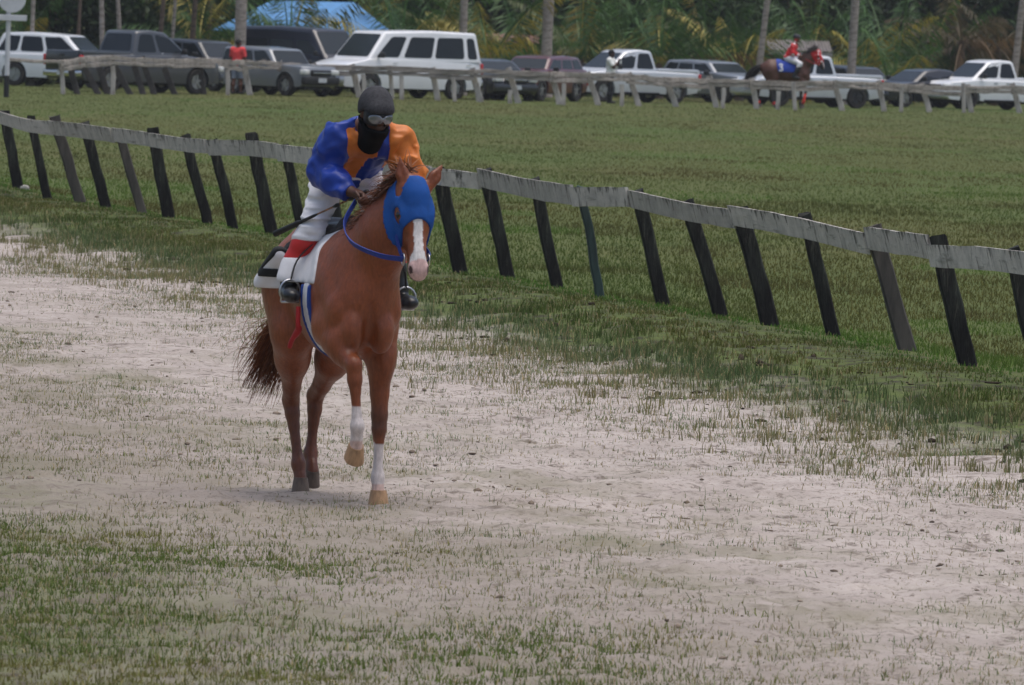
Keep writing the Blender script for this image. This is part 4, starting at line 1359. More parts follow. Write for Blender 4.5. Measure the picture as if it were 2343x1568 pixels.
# ---- whip
whip = empty('riding_whip', h1_loc, TH, 'long black riding whip with tan braided shaft in the jockey right hand', 'whip')
wa, wb = np.array([0.565, 0.010, 1.742]), np.array([-0.04, -0.355, 1.475])
wl = lambda t: wa + t * (wb - wa)
tube('grip', [wl(0.0), wl(0.02), wl(0.18), wl(0.20)], [0.010, 0.012, 0.011, 0.008], mat('black_rubber', (0.012, 0.012, 0.012), 0.6), whip)
M_BRAID = mat('tan_braid', (0.35, 0.17, 0.075), 0.6, dirt=(0.02, 0.015, 0.012), scale=70)
tube('shaft', [wl(0.19), wl(0.55)], [0.006, 0.005], M_BRAID, whip)
tube('collar', [wl(0.30), wl(0.335), wl(0.37)], [0.006, 0.012, 0.006], mat('black_rubber', (0.012, 0.012, 0.012), 0.6), whip)
tube('flap', [wl(0.54), wl(0.58), wl(0.72), wl(0.75), wl(1.0)], [0.006, 0.009, 0.010, 0.016, 0.018], mat('black_rubber', (0.012, 0.012, 0.012), 0.6), whip)

# ================================================================== vehicles
M_GLASS = mat('tinted_glass', (0.012, 0.015, 0.018), 0.10, spec=0.35)
M_GLASS_L = mat('windscreen_glass', (0.020, 0.026, 0.030), 0.10, spec=0.35)
M_TYRE = mat('tyre_rubber', (0.016, 0.016, 0.017), 0.85, var=0.3, dirt=(0.05, 0.042, 0.035))
M_RIM = mat('alloy_rim', (0.42, 0.42, 0.43), 0.35, 0.8)
M_RIMD = mat('dark_rim', (0.06, 0.06, 0.065), 0.4, 0.6)
M_BLACK = mat('black_plastic', (0.018, 0.018, 0.019), 0.6)
M_CHROME = mat('chrome', (0.62, 0.62, 0.63), 0.18, 1.0)
M_LAMP = mat('clear_lamp', (0.72, 0.72, 0.70), 0.15, spec=0.7)
M_TAIL = mat('red_lamp', (0.45, 0.015, 0.012), 0.2, spec=0.6)
M_AMBER = mat('amber_lamp', (0.60, 0.17, 0.02), 0.2)
M_PLATE = mat('number_plate', (0.62, 0.63, 0.62), 0.5, dirt=(0.2, 0.25, 0.35), scale=30)
def paint(name, c, rough=0.28, metal=0.0):
    return mat(name, c, rough, metal, spec=0.5, coat=0.6, var=0.06, scale=2)
WHITE = paint('white_paint', (0.72, 0.73, 0.75)); SILVER = paint('silver_paint', (0.56, 0.58, 0.61), 0.35, 0.25)
GREYP = paint('dark_grey_paint', (0.055, 0.060, 0.068)); BLACKP = paint('black_paint', (0.012, 0.013, 0.018)); MAROON = paint('maroon_paint', (0.085, 0.012, 0.014))
GREY2 = paint('grey_paint', (0.20, 0.215, 0.235), 0.35, 0.3); NAVY = paint('dark_navy_paint', (0.014, 0.015, 0.026)); DKBODY = paint('charcoal_paint', (0.028, 0.030, 0.034))

def wheel(parent, x, y, r, w, rim):
    bm = bmesh.new()
    prof = [(r * 0.60, -w / 2), (r * 0.93, -w / 2), (r, -w * 0.36), (r, w * 0.36), (r * 0.93, w / 2), (r * 0.60, w / 2)]
    N = 24
    rings = [[bm.verts.new((p * math.cos(2 * math.pi * i / N), q_, p * math.sin(2 * math.pi * i / N))) for i in range(N)] for p, q_ in prof]
    for a, b in zip(rings, rings[1:] + rings[:1]):
        for i in range(N):
            bm.faces.new((a[i], a[(i + 1) % N], b[(i + 1) % N], b[i]))
    bmesh.ops.recalc_face_normals(bm, faces=bm.faces)
    o = obj('wheel', bm, M_TYRE, parent); smooth(o.data, 40); o.location = (x, y, r)
    sg = 1 if y > 0 else -1
    bm = bmesh.new()
    vs = bmesh.ops.create_cone(bm, cap_ends=True, segments=20, radius1=r * 0.60, radius2=r * 0.60, depth=w * 0.5)['verts']
    bmesh.ops.transform(bm, matrix=Matrix.Rotation(math.pi / 2, 4, 'X'), verts=vs)
    for k in range(5):
        a = k * 2 * math.pi / 5 + 0.3
        add_box(bm, (0.36 * r * math.cos(a), sg * w * 0.33, 0.36 * r * math.sin(a)), (0.44 * r, 0.05, 0.13 * r), Matrix.Rotation(-a, 3, 'Y'))
    add_cyl(bm, (0, sg * w * 0.2, 0), (0, sg * w * 0.42, 0), r * 0.16, r * 0.13, 12)
    obj('rim', bm, rim, o)

def car_shell(p, m, parent):
    """lower body from its side outline, with wheel arches cut through, rounded shoulders and a tapered plan"""
    W = p['W']; r = p['r']; gc = p['gc']
    prof = []
    xr, xf = p['xr'], p['xf']; ar = r * 1.20
    L0, L1 = p['top'][0][0], p['top'][-1][0]
    def arch(xc):
        a0 = math.asin(max(-1, min(1, (gc - r) / ar)))
        return [(xc + ar * math.cos(a), r + ar * math.sin(a)) for a in np.linspace(math.pi - a0, a0, 11)]
    prof = [(L0 + 0.10, gc + 0.06)] + arch(xr) + arch(xf) + [(L1 - 0.10, gc + 0.03)] + [tuple(t) for t in p['top'][::-1]]
    bm = bmesh.new()
    vs = [bm.verts.new((x, -W / 2, z)) for x, z in prof]
    f = bm.faces.new(vs)
    ex = bmesh.ops.extrude_face_region(bm, geom=[f])
    nv = [g for g in ex['geom'] if isinstance(g, bmesh.types.BMVert)]
    bmesh.ops.translate(bm, vec=(0, W, 0), verts=nv)
    bmesh.ops.recalc_face_normals(bm, faces=bm.faces)
    # round the shoulder line
    es = []
    for e in bm.edges:
        v0, v1 = e.verts
        if abs(v0.co.y - v1.co.y) < 1e-4:
            if min(v0.co.z, v1.co.z) > gc + 0.12 and len(e.link_faces) == 2:
                mx = (v0.co.x + v1.co.x) / 2; mz = (v0.co.z + v1.co.z) / 2
                if not any(math.hypot(mx - xc, mz - r) < ar * 1.05 for xc in (xr, xf)):
                    es.append(e)
    bmesh.ops.bevel(bm, geom=es, offset=0.10, segments=4, affect='EDGES', profile=0.55, clamp_overlap=True)
    for z in np.arange(gc + 0.1, max(t[1] for t in p['top']), 0.14):
        bmesh.ops.bisect_plane(bm, geom=bm.verts[:] + bm.edges[:] + bm.faces[:], plane_co=(0, 0, z), plane_no=(0, 0, 1))
    for x in (L0 + 0.25, L0 + 0.6, L1 - 1.0, L1 - 0.6, L1 - 0.25):
        bmesh.ops.bisect_plane(bm, geom=bm.verts[:] + bm.edges[:] + bm.faces[:], plane_co=(x, 0, 0), plane_no=(1, 0, 0))
    zb = p['belt']; xc = (L0 + L1) / 2; hl = (L1 - L0) / 2
    for v in bm.verts:
        t = (v.co.z - 0.62) / 0.5
        s = 1 - 0.05 * t * t
        e = abs(v.co.x - xc) / hl
        s *= 1 - p.get('nose', 0.18) * max(0, (e - 0.62) / 0.38) ** 2.2 if v.co.x > xc else 1 - 0.06 * max(0, (e - 0.7) / 0.3) ** 2
        v.co.y *= s
        if v.co.x > xc:
            v.co.x -= 0.16 * (abs(v.co.y) / (W / 2)) ** 3 * max(0, (e - 0.85) / 0.15)
    bmesh.ops.triangulate(bm, faces=[f for f in bm.faces if len(f.verts) > 4])
    o = obj('body', bm, m, parent); smooth(o.data, 32)
    # dark inner block behind the arches
    box('chassis', ((L0 + L1) / 2, 0, r + 0.10), ((L1 - L0) * 0.92, W * 0.62, r * 1.2), M_BLACK, parent)
    return o

def cabin(p, m, parent):
    """glasshouse: tapered box with rounded edges, panes set 6 mm proud"""
    b0, b1, t0, t1 = p['cab']; zb, zt = p['belt'] - 0.05, p['H']
    W = p['W']; wb, wt = W * p.get('wb', 0.93) / 2, W * p.get('wt', 0.74) / 2
    bm = bmesh.new()
    crn = {}
    for k, (x, y, z) in dict(rbl=(b0, wb, zb), rbr=(b0, -wb, zb), fbl=(b1, wb * 0.96, zb), fbr=(b1, -wb * 0.96, zb),
                             rtl=(t0, wt, zt - 0.01), rtr=(t0, -wt, zt - 0.01), ftl=(t1, wt * 0.96, zt - 0.035), ftr=(t1, -wt * 0.96, zt - 0.035)).items():
        crn[k] = bm.verts.new((x, y, z))
    tm = [bm.verts.new(((t0 + t1) / 2, s * wt, zt + 0.03)) for s in (1, -1)]
    F = bm.faces.new
    F((crn['rbl'], crn['rbr'], crn['fbr'], crn['fbl']))
    F((crn['rtl'], tm[0], tm[1], crn['rtr'])); F((tm[0], crn['ftl'], crn['ftr'], tm[1]))
    F((crn['fbl'], crn['fbr'], crn['ftr'], crn['ftl'])); F((crn['rbr'], crn['rbl'], crn['rtl'], crn['rtr']))
    F((crn['rbl'], crn['fbl'], crn['ftl'], tm[0], crn['rtl'])); F((crn['fbr'], crn['rbr'], crn['rtr'], tm[1], crn['ftr']))
    bmesh.ops.recalc_face_normals(bm, faces=bm.faces)
    pos = {k: np.array(v.co) for k, v in crn.items()}
    es = [e for e in bm.edges if not (abs(e.verts[0].co.z - zb) < 1e-4 and abs(e.verts[1].co.z - zb) < 1e-4) and not (e.verts[0] in tm and e.verts[1] in tm)]
    bmesh.ops.bevel(bm, geom=es, offset=p.get('cbev', 0.11), segments=5, affect='EDGES', profile=0.5)
    o = obj('cabin', bm, m, parent); smooth(o.data, 40)
    def pane(name, c4, mt, prnt):
        """c4: four corners in order; a thin plate standing 6 mm proud, corners clipped"""
        c4 = [np.array(c) for c in c4]
        n = np.cross(c4[1] - c4[0], c4[3] - c4[0]); n /= np.linalg.norm(n)
        ctr = sum(c4) / 4
        ref = np.array([(b0 + b1) / 2, 0, (zb + zt) / 2])
        if n @ (ctr - ref) < 0: n = -n
        pts = []
        for i in range(4):
            a, b, c = c4[i - 1], c4[i], c4[(i + 1) % 4]
            for f_ in (0.10, 0.03):
                pass
            la, lc = np.linalg.norm(a - b), np.linalg.norm(c - b)
            rr = min(0.07, 0.3 * la, 0.3 * lc)
            pa, pc = b + (a - b) / la * rr, b + (c - b) / lc * rr
            mid = 0.5 * (0.5 * pa + 0.5 * pc) + 0.5 * b
            pts += [pa, 0.25 * pa + 0.25 * pc + 0.5 * mid + 0 * b, pc]
        bm2 = bmesh.new()
        vo = [bm2.verts.new(q_ + n * 0.008) for q_ in pts]; vi = [bm2.verts.new(q_ - n * 0.02) for q_ in pts]
        bm2.faces.new(vo)
        for i in range(len(pts)):
            j = (i + 1) % len(pts)
            bm2.faces.new((vo[i], vi[i], vi[j], vo[j]))
        bmesh.ops.recalc_face_normals(bm2, faces=bm2.faces)
        return obj(name, bm2, mt, prnt)
    def bil(a, b, c, d, s, t):         # a,b bottom; d,c top
        return (1 - t) * ((1 - s) * a + s * b) + t * ((1 - s) * d + s * c)
    lo = p.get('glo', 0.14); hi = p.get('ghi', 0.88)
    P = pos
    pane('windscreen', [bil(P['fbr'], P['fbl'], P['ftl'], P['ftr'], s, t) for s, t in ((0.06, lo), (0.94, lo), (0.93, 0.90), (0.07, 0.90))], p.get('wsm', M_GLASS_L), o)
    if p.get('rearglass', True):
        pane('rear_window', [bil(P['rbr'], P['rbl'], P['rtl'], P['rtr'], s, t) for s, t in ((0.09, lo + 0.04), (0.91, lo + 0.04), (0.89, hi), (0.11, hi))], p.get('rgm', M_GLASS), o)
    for a, b, c, d in (('rbr', 'fbr', 'ftr', 'rtr'), ('rbl', 'fbl', 'ftl', 'rtl')):
        for s0, s1, s2, s3 in p['side']:
            pane('side_window', [bil(P[a], P[b], P[c], P[d], s, t) for s, t in ((s0, lo), (s1, lo), (s2, hi), (s3, hi))], p.get('sgm', M_GLASS), o)
    return o

def vehicle(name, kind, m, px, py, yaw, label, group='vehicles parked behind the far fence', scale=1.0, rim=None, over=None, lower=None):
    """px, py: where the middle of the vehicle meets the ground in the photograph; yaw: heading, degrees, 0 = towards the right of the picture, -90 = at the camera"""
    K = {
        'pickup': dict(L=5.3, W=1.86, H=1.80, r=0.385, gc=0.32, xr=-1.62, xf=1.50, belt=1.12, cab=(-0.82, 1.36, -0.64, 0.46), wt=0.76,
                       top=[(-2.62, 0.62), (-2.66, 1.06), (-0.80, 1.10), (-0.4, 1.10), (1.2, 1.10), (1.4, 1.08), (2.25, 1.00), (2.46, 0.88), (2.56, 0.60), (2.52, 0.42)],
                       side=[(0.07, 0.43, 0.50, 0.13), (0.49, 0.95, 0.90, 0.56)], bed=True),
        'suv': dict(L=4.9, W=1.90, H=1.82, r=0.385, gc=0.30, xr=-1.45, xf=1.45, belt=1.10, cab=(-2.32, 1.05, -2.02, 0.30), wt=0.76,
                    top=[(-2.42, 0.60), (-2.45, 1.06), (-2.3, 1.10), (-1.0, 1.10), (0.9, 1.09), (1.10, 1.06), (2.12, 0.97), (2.33, 0.84), (2.42, 0.60), (2.38, 0.40)],
                    side=[(0.05, 0.27, 0.30, 0.09), (0.31, 0.58, 0.61, 0.33), (0.62, 0.95, 0.90, 0.65)]),
        'boxsuv': dict(L=4.4, W=1.75, H=1.66, r=0.36, gc=0.30, xr=-1.25, xf=1.32, belt=1.06, cab=(-2.05, 0.78, -1.95, 0.30), wt=0.84,
                       top=[(-2.15, 0.60), (-2.17, 1.02), (-2.0, 1.06), (-1.0, 1.06), (0.7, 1.05), (0.9, 1.03), (2.02, 0.98), (2.12, 0.88), (2.15, 0.62), (2.12, 0.42)],
                       side=[(0.04, 0.30, 0.31, 0.06), (0.34, 0.60, 0.62, 0.36), (0.64, 0.95, 0.90, 0.66)]),
        'van': dict(L=5.7, W=2.02, H=2.12, r=0.37, gc=0.30, xr=-1.75, xf=1.72, belt=1.24, cab=(-2.82, 1.78, -2.68, 1.02), wt=0.82, wb=0.95, cbev=0.10,
                    top=[(-2.85, 0.50), (-2.87, 1.18), (-2.7, 1.24), (-1.0, 1.24), (1.5, 1.24), (1.80, 1.20), (2.62, 1.02), (2.78, 0.92), (2.82, 0.60), (2.80, 0.40)],
                    side=[(0.035, 0.12, 0.12, 0.045), (0.155, 0.42, 0.42, 0.155), (0.45, 0.70, 0.70, 0.45), (0.745, 0.945, 0.90, 0.745)], glo=0.10, ghi=0.82),
        'highvan': dict(L=6.9, W=2.02, H=2.75, r=0.37, gc=0.30, xr=-2.1, xf=2.1, belt=1.25, cab=(-3.38, 2.55, -3.25, 1.45), wt=0.84, wb=0.97, cbev=0.20,
                        top=[(-3.4, 0.5), (-3.42, 1.2), (-3.2, 1.25), (-1.0, 1.25), (2.2, 1.25), (2.55, 1.2), (3.20, 1.0), (3.38, 0.85), (3.42, 0.6), (3.4, 0.42)],
                        side=[(0.05, 0.36, 0.36, 0.06), (0.39, 0.68, 0.68, 0.39), (0.72, 0.94, 0.88, 0.72)], glo=0.14, ghi=0.58),
        'sedan': dict(L=4.6, W=1.78, H=1.47, r=0.33, gc=0.22, xr=-1.35, xf=1.40, belt=0.95, cab=(-1.85, 1.05, -1.05, 0.25), wt=0.72,
                      top=[(-2.28, 0.55), (-2.32, 0.90), (-2.15, 0.95), (-1.7, 0.96), (0.85, 0.95), (1.05, 0.92), (2.05, 0.78), (2.26, 0.66), (2.32, 0.48), (2.28, 0.30)],
                      side=[(0.17, 0.50, 0.52, 0.26), (0.53, 0.93, 0.90, 0.55)]),
    }
    p = dict(K[kind])
    if over: p.update(over)
    loc = at_ground(px, py)
    root = empty(name, (loc.x, loc.y, 0.0), R(yaw), label, name.split('_')[-1] if name.split('_')[-1] in ('van', 'truck', 'car') else 'car', group)
    root.location.z = float(terr(loc.x, loc.y))
    car_shell(p, m, root)
    cabin(p, m, root)
    W = p['W']; L1 = max(t[0] for t in p['top']); L0 = min(t[0] for t in p['top'])
    rim = rim or M_RIM
    for x in (p['xr'], p['xf']):
        for s in (-1, 1):
            wheel(root, x, s * (W / 2 - 0.13), p['r'], 0.24, rim)
    zl = p['top'][-3][1]; gc = p['gc']
    low = lower or m
    box('front_bumper', (L1 - 0.06, 0, gc + 0.22), (0.22, W * 0.86, 0.26), low, root, bevel=0.06)
    box('rear_bumper', (L0 + 0.02, 0, gc + 0.24), (0.20, W * 0.90, 0.20), p.get('rbm', low), root, bevel=0.04)
    box('grille', (L1 - 0.03, 0, gc + 0.47), (0.10, W * 0.46, 0.19), M_BLACK, root, bevel=0.02)
    box('grille_bar', (L1 + 0.015, 0, gc + 0.48), (0.03, W * 0.42, 0.035), M_CHROME, root, bevel=0.008)
    for s in (-1, 1):
        box('headlight', (L1 - 0.12, s * W * 0.355, gc + 0.50), (0.24, W * 0.17, 0.17), M_LAMP, root, Matrix.Rotation(-s * 0.35, 3, 'Z'), bevel=0.04)
        box('taillight', (L0 + 0.03, s * W * 0.445, p['belt'] - 0.26), (0.10, 0.16, 0.34 if kind != 'sedan' else 0.16), M_TAIL, root, bevel=0.03)
        xm = p['cab'][1] - 0.42
        bm = bmesh.new()
        add_box(bm, (xm, s * (W / 2 + 0.10), p['belt'] + 0.10), (0.12, 0.20, 0.17), None, 0.04)
        add_box(bm, (xm + 0.02, s * (W / 2 - 0.02), p['belt'] + 0.04), (0.06, 0.14, 0.05))
        o = obj('mirror', bm, p.get('mirm', M_BLACK), root); smooth(o.data, 40)
        for hx in p.get('handles', (p['cab'][1] - 1.05, p['cab'][0] + 0.55)):
            box('door_handle', (hx, s * (W / 2 - 0.005), p['belt'] - 0.13), (0.17, 0.035, 0.03), m if m is not WHITE else SILVER, root, bevel=0.008)
        if kind == 'pickup':
            box('side_step', (0.0, s * (W / 2 - 0.04), gc + 0.02), (1.7, 0.16, 0.05), M_BLACK, root, bevel=0.015)
    box('number_plate', (L1 + 0.055, 0, gc + 0.24), (0.012, 0.34, 0.15), M_PLATE, root)
    box('number_plate', (L0 - 0.085, 0, gc + 0.26), (0.012, 0.34, 0.15), M_PLATE, root)
    if p.get('bed'):
        bx0, bx1 = L0 + 0.06, p['cab'][0] - 0.05
        zt = p['top'][1][1]
        # open load bed: dark floor sunk between raised side rails
        box('bed_liner', ((bx0 + bx1) / 2, 0, zt + 0.030), (bx1 - bx0 - 0.10, W * 0.74, 0.03), M_BLACK, root)
        for s in (-1, 1):
            box('bed_rail', ((bx0 + bx1) / 2, s * W * 0.425, zt + 0.05), (bx1 - bx0, 0.10, 0.16), m, root, bevel=0.03)
        box('tailgate', (L0 - 0.015, 0, zt - 0.17), (0.07, W * 0.80, 0.56), p.get('tgm', m), root, bevel=0.03)
        box('tailgate_handle', (L0 - 0.055, 0, zt - 0.02), (0.03, 0.26, 0.07), M_BLACK, root, bevel=0.01)
    if kind in ('van',):
        box('side_moulding', (0, -(W / 2 + 0.003), 0.78), (3.1, 0.02, 0.05), GREY2, root)
        box('side_moulding', (0, (W / 2 + 0.003), 0.78), (3.1, 0.02, 0.05), GREY2, root)
    return root

VEH = {}
VEH['suv_w'] = vehicle('parked_car', 'suv', WHITE, 150, 200, -24, 'white estate car with dark side windows at the far left behind the round sign', over=dict(H=1.76))
VEH['pk_g'] = vehicle('pickup_truck', 'pickup', GREYP, 306, 212, 42, 'dark grey crew cab pickup seen from behind, left of the man in red',
                      over=dict(L=5.8, W=2.02, H=1.97, belt=1.24, r=0.40, xr=-1.75, xf=1.80, cab=(-0.85, 1.55, -0.62, 0.62), tgm=BLACKP, rbm=M_CHROME,
                                top=[(-2.90, 0.62), (-2.95, 1.16), (-0.85, 1.22), (-0.4, 1.22), (1.4, 1.22), (1.6, 1.20), (2.65, 1.10), (2.90, 0.94), (2.98, 0.60), (2.94, 0.42)]))
VEH['dark1'] = vehicle('parked_car', 'suv', DKBODY, 474, 208, -50, 'dark car with pale windscreen directly behind the dark grey pickup bonnet', over=dict(H=1.69))
VEH['box4'] = vehicle('parked_car', 'boxsuv', GREY2, 636, 218.5, -48, 'boxy grey off-roader in front of the black high-roof van', lower=M_BLACK, over=dict(H=1.55, belt=1.0))
VEH['hvan'] = vehicle('passenger_van', 'highvan', NAVY, 700, 212, -46, 'black high-roof van behind the white passenger van', over=dict(H=2.22, cbev=0.16))
VEH['hvan'].scale = (0.76, 1.0, 1.0)
VEH['van'] = vehicle('passenger_van', 'van', WHITE, 898, 224, 180 + 40, 'white passenger van with long side windows behind the jockey', lower=mat('dull_chrome', (0.42, 0.43, 0.45), 0.3, 0.7))
box('grille', (2.84, 0, 0.80), (0.06, 1.15, 0.26), M_BLACK, VEH['van'], bevel=0.02)
VEH['van'].scale = (1.05, 1.05, 1.05)
VEH['mar0'] = vehicle('parked_car', 'sedan', DKBODY, 1126, 229, -70, 'small dark car half hidden by the rear of the white passenger van', over=dict(H=1.36))
VEH['mar'] = vehicle('parked_car', 'suv', MAROON, 1222, 231, 180 + 66, 'maroon car with bright grille left of the silver pickup', over=dict(H=1.52, belt=0.98))
VEH['pk_s'] = vehicle('pickup_truck', 'pickup', SILVER, 1425, 234, 180 + 36, 'silver double cab pickup behind the man in the white shirt')
VEH['sed'] = vehicle('parked_car', 'suv', GREY2, 1640, 235, -52, 'silver-grey car with sloping windscreen behind the tail of the silver pickup', over=dict(H=1.48, belt=0.96))
VEH['pk_w'] = vehicle('pickup_truck', 'pickup', SILVER, 1840, 245, 180 + 28, 'pale silver pickup behind the rider in red spotted silks', rim=M_RIMD)
VEH['dk2'] = vehicle('parked_car', 'suv', DKBODY, 1962, 240, -62, 'dark car showing its windscreen over the bed of the pale silver pickup', over=dict(H=1.42, belt=0.92))
VEH['dk3'] = vehicle('parked_car', 'sedan', BLACKP, 2100, 246, 180 + 40, 'black car close behind the bonnet of the rightmost white pickup', over=dict(H=1.40))
VEH['pk_r'] = vehicle('pickup_truck', 'pickup', WHITE, 2255, 251, 180 + 36, 'white crew cab pickup with dark wheels at the far right edge', rim=M_RIMD)
# faded sticker on the rear window of the dark grey pickup, bright strip on its door pillar
def decal(parent, pts, m, rad=0.012):
    tube('window_sticker', pts, rad, m, parent, 6)
g = VEH['pk_g']
box('pillar_strip', (0.40, -0.815, 1.54), (0.16, 0.02, 0.58), WHITE, g, Matrix.Rotation(R(-16), 3, 'X') @ Matrix.Rotation(R(12), 3, 'Y'))
c0 = np.array([-0.695, 0.0, 1.56])
for arc in ([(0, 0.10), (0.08, 0.14), (0.14, 0.08), (0.10, 0.0), (0.04, -0.06), (0.06, -0.14)], [(-0.10, -0.16), (0.14, -0.17)]):
    decal(g, [c0 + (0.26 * b * 1.1 + 0.0, -a, b) for a, b in arc], mat('grey_sticker', (0.30, 0.31, 0.34), 0.7), 0.02)

# ================================================================== far fence (two rows of leaning posts with one rail)
def _z1(x, y): return (x * 0.2323, y * 0.2323)
def _z2(x, y): return (483.9 + x * 0.2840, y * 0.2840)
def _z3(x, y): return (1088.7 + x * 0.2582, y * 0.2582)
def _z4(x, y): return (1633 + x * 0.3025, y * 0.3025)
FP = [(_z1, q) for q in (((620, 890), (600, 600)), ((760, 930), (700, 690)), ((970, 930), (820, 640)), ((1060, 915), (970, 650)), ((1110, 900), (1110, 650)), ((1280, 925), (1085, 550)),
      ((1410, 905), (1310, 630)), ((1515, 915), (1395, 560)), ((1720, 910), (1620, 670)), ((2010, 905), (1955, 580)), ((2240, 930), (2240, 690)))]
FP += [(_z2, q) for q in (((310, 765), (250, 490)), ((600, 770), (545, 490)), ((890, 780), (820, 510)), ((890, 780), (895, 620)), ((1190, 770), (1130, 520)), ((1225, 770), (1225, 600)), ((1455, 800), (1435, 530)),
      ((1530, 800), (1530, 610)), ((1820, 810), (1780, 545)), ((1960, 810), (1945, 620)), ((2160, 820), (2095, 550)))]
FP += [(_z3, q) for q in (((40, 905), (0, 740)), ((300, 910), (300, 800)), ((380, 910), (280, 600)), ((740, 930), (670, 640)), ((775, 930), (780, 740)), ((1080, 935), (985, 640)), ((1290, 935), (1290, 750)),
      ((1440, 940), (1350, 645)), ((1770, 945), (1675, 690)), ((2130, 955), (2060, 675)), ((2190, 960), (2190, 780)))]
FP += [(_z4, q) for q in (((320, 825), (280, 590)), ((480, 820), (490, 690)), ((615, 830), (600, 620)), ((970, 840), (910, 610)), ((1285, 835), (1245, 610)), ((1415, 835), (1420, 660)), ((1630, 850), (1570, 630)),
      ((1890, 850), (1890, 630)), ((1945, 850), (1915, 640)), ((2310, 855), (2260, 630)), ((2480, 868), (2420, 640)))]
M_FPOST = mat('weathered_grey_post', (0.44, 0.41, 0.38), 0.9, dirt=(0.22, 0.195, 0.17), scale=7, mapping=(1, 1, 0.3))
M_FPOSTD = mat('dark_weathered_post', (0.055, 0.05, 0.047), 0.9, var=0.4, scale=7)
M_FRAIL = mat('weathered_far_rail', (0.34, 0.305, 0.27), 0.9, dirt=(0.17, 0.145, 0.125), scale=5, mapping=(0.4, 1, 2))
far_fence = empty('field_fence', at_ground(1171, 228), 0, 'weathered grey post and rail fence in front of the parked vehicles', 'fence')
ffo = np.array(far_fence.location)
def far_line_y(px):                          # base line of the fence in the photograph
    return np.interp(px, [130, 500, 736, 897, 1097, 1280, 1460, 1640, 1730, 1926, 2126, 2331, 2500], [216, 217, 221, 227, 234, 240, 243, 247, 249.5, 254, 257, 259, 262])
for i, (zf, (pb, pt)) in enumerate(FP):
    b2, t2 = zf(*pb), zf(*pt)
    b = np.array(at_ground(b2[0], float(far_line_y(b2[0])) + (1.0 if abs(pb[0] - pt[0]) < 20 else 0)))
    t = np.array(at_depth(*t2, b[1]))
    dk = i < 10
    d = t - b
    beam('post', b - d * 0.12 - ffo, t - ffo, 0.19 if abs(pb[0] - pt[0]) > 25 else 0.14, 0.12, M_FPOSTD if dk and i not in (0, 4) else M_FPOST, far_fence, 3, across=(1, 0, 0), seed=300 + i, rough=0.01)
RL = [_z1(80, 572), _z1(600, 596)], [_z1(600, 598), _z1(830, 560), _z1(1090, 545)], [_z1(1090, 548), _z1(1400, 572), _z1(1700, 580)], [_z1(1700, 582), _z1(1950, 575), _z1(2240, 585)], [_z1(2240, 590), _z2(250, 490)], \
     [_z2(250, 487), _z2(545, 500)], [_z2(545, 503), _z2(820, 520)], [_z2(820, 522), _z2(1130, 531)], [_z2(1130, 533), _z2(1435, 533)], [_z2(1435, 530), _z2(1780, 550)], [_z2(1780, 553), _z2(2095, 566)], [_z2(2095, 560), _z3(280, 620)], \
     [_z3(280, 622), _z3(670, 640)], [_z3(670, 640), _z3(1000, 646)], [_z3(1000, 648), _z3(1350, 652)], [_z3(1350, 660), _z3(1675, 690)], [_z3(1675, 688), _z3(2060, 700)], [_z3(2060, 698), _z4(280, 606)], \
     [_z4(280, 605), _z4(600, 622)], [_z4(600, 620), _z4(910, 612)], [_z4(910, 612), _z4(1245, 622)], [_z4(1245, 620), _z4(1570, 640)], [_z4(1570, 642), _z4(1890, 656)], [_z4(1890, 652), _z4(2260, 652)], [_z4(2260, 650), _z4(2480, 658)]
for n, rp in enumerate(RL):
    hgt = 0.10 if n == 0 else 0.30 + 0.04 * math.sin(n * 2.1)
    P_ = []
    for px, py in rp:
        Y = at_ground(px, float(far_line_y(px))).y - 0.35
        P_.append(np.array(at_depth(px, py, Y)) - np.array([0, 0, hgt / 2]))
    for a, b in zip(P_[:-1], P_[1:]):
        e = (b - a) / np.linalg.norm(b - a) * 0.08
        # two boards one above the other, a dark gap between
        h1 = hgt * (0.52 if n % 3 else 0.60)
        if n == 0:
            beam('rail_board', a - e - ffo, b + e - ffo, hgt, 0.05, M_FRAIL, far_fence, 4, across=(0, 0, 1), seed=500 + n, rough=0.008)
        else:
            beam('rail_board', a - e + (0, 0, hgt / 2 - h1 / 2) - ffo, b + e + (0, 0, hgt / 2 - h1 / 2) - ffo, h1, 0.05, M_FRAIL, far_fence, 5, across=(0, 0, 1), seed=500 + n, rough=0.010)
            h2 = hgt - h1 - 0.012
            beam('rail_board', a - e + (0, 0.02, -hgt / 2 + h2 / 2) - ffo, b + e + (0, 0.02, -hgt / 2 + h2 / 2) - ffo, h2, 0.05, M_FRAIL, far_fence, 5, across=(0, 0, 1), seed=700 + n, rough=0.010)

# ================================================================== round marker sign
sg_b = at_ground(14, 223)
sign = empty('marker_sign', (sg_b.x, sg_b.y, float(terr(sg_b.x, sg_b.y))), 0, 'white round marker disc on a white post with short crossboard, far left edge', 'sign')
ppm = FPX / sg_b.y
M_SIGN = mat('white_sign_paint', (0.62, 0.62, 0.66), 0.6, var=0.15, scale=3)
bm = bmesh.new(); add_cyl(bm, (0, 0, 0.62), (0, 0, 2.55), 0.075, 0.065, 14); o = obj('post', bm, M_SIGN, sign); smooth(o.data, 40)
bm = bmesh.new(); add_cyl(bm, (0, 0, -0.1), (0, 0, 0.625), 0.082, 0.078, 14); o = obj('post_foot', bm, M_BLACK, sign); smooth(o.data, 40)
zc = (222 + 10) / ppm
bm = bmesh.new(); add_cyl(bm, (0.09, -0.115, 2.84), (0.09, -0.075, 2.84), 0.40, 0.40, 40); o = obj('disc', bm, M_SIGN, sign); smooth(o.data, 40)
bm = bmesh.new(); add_box(bm, (0.02, -0.10, 2.29), (1.02, 0.04, 0.17), None, 0.01); obj('crossboard', bm, M_SIGN, sign)

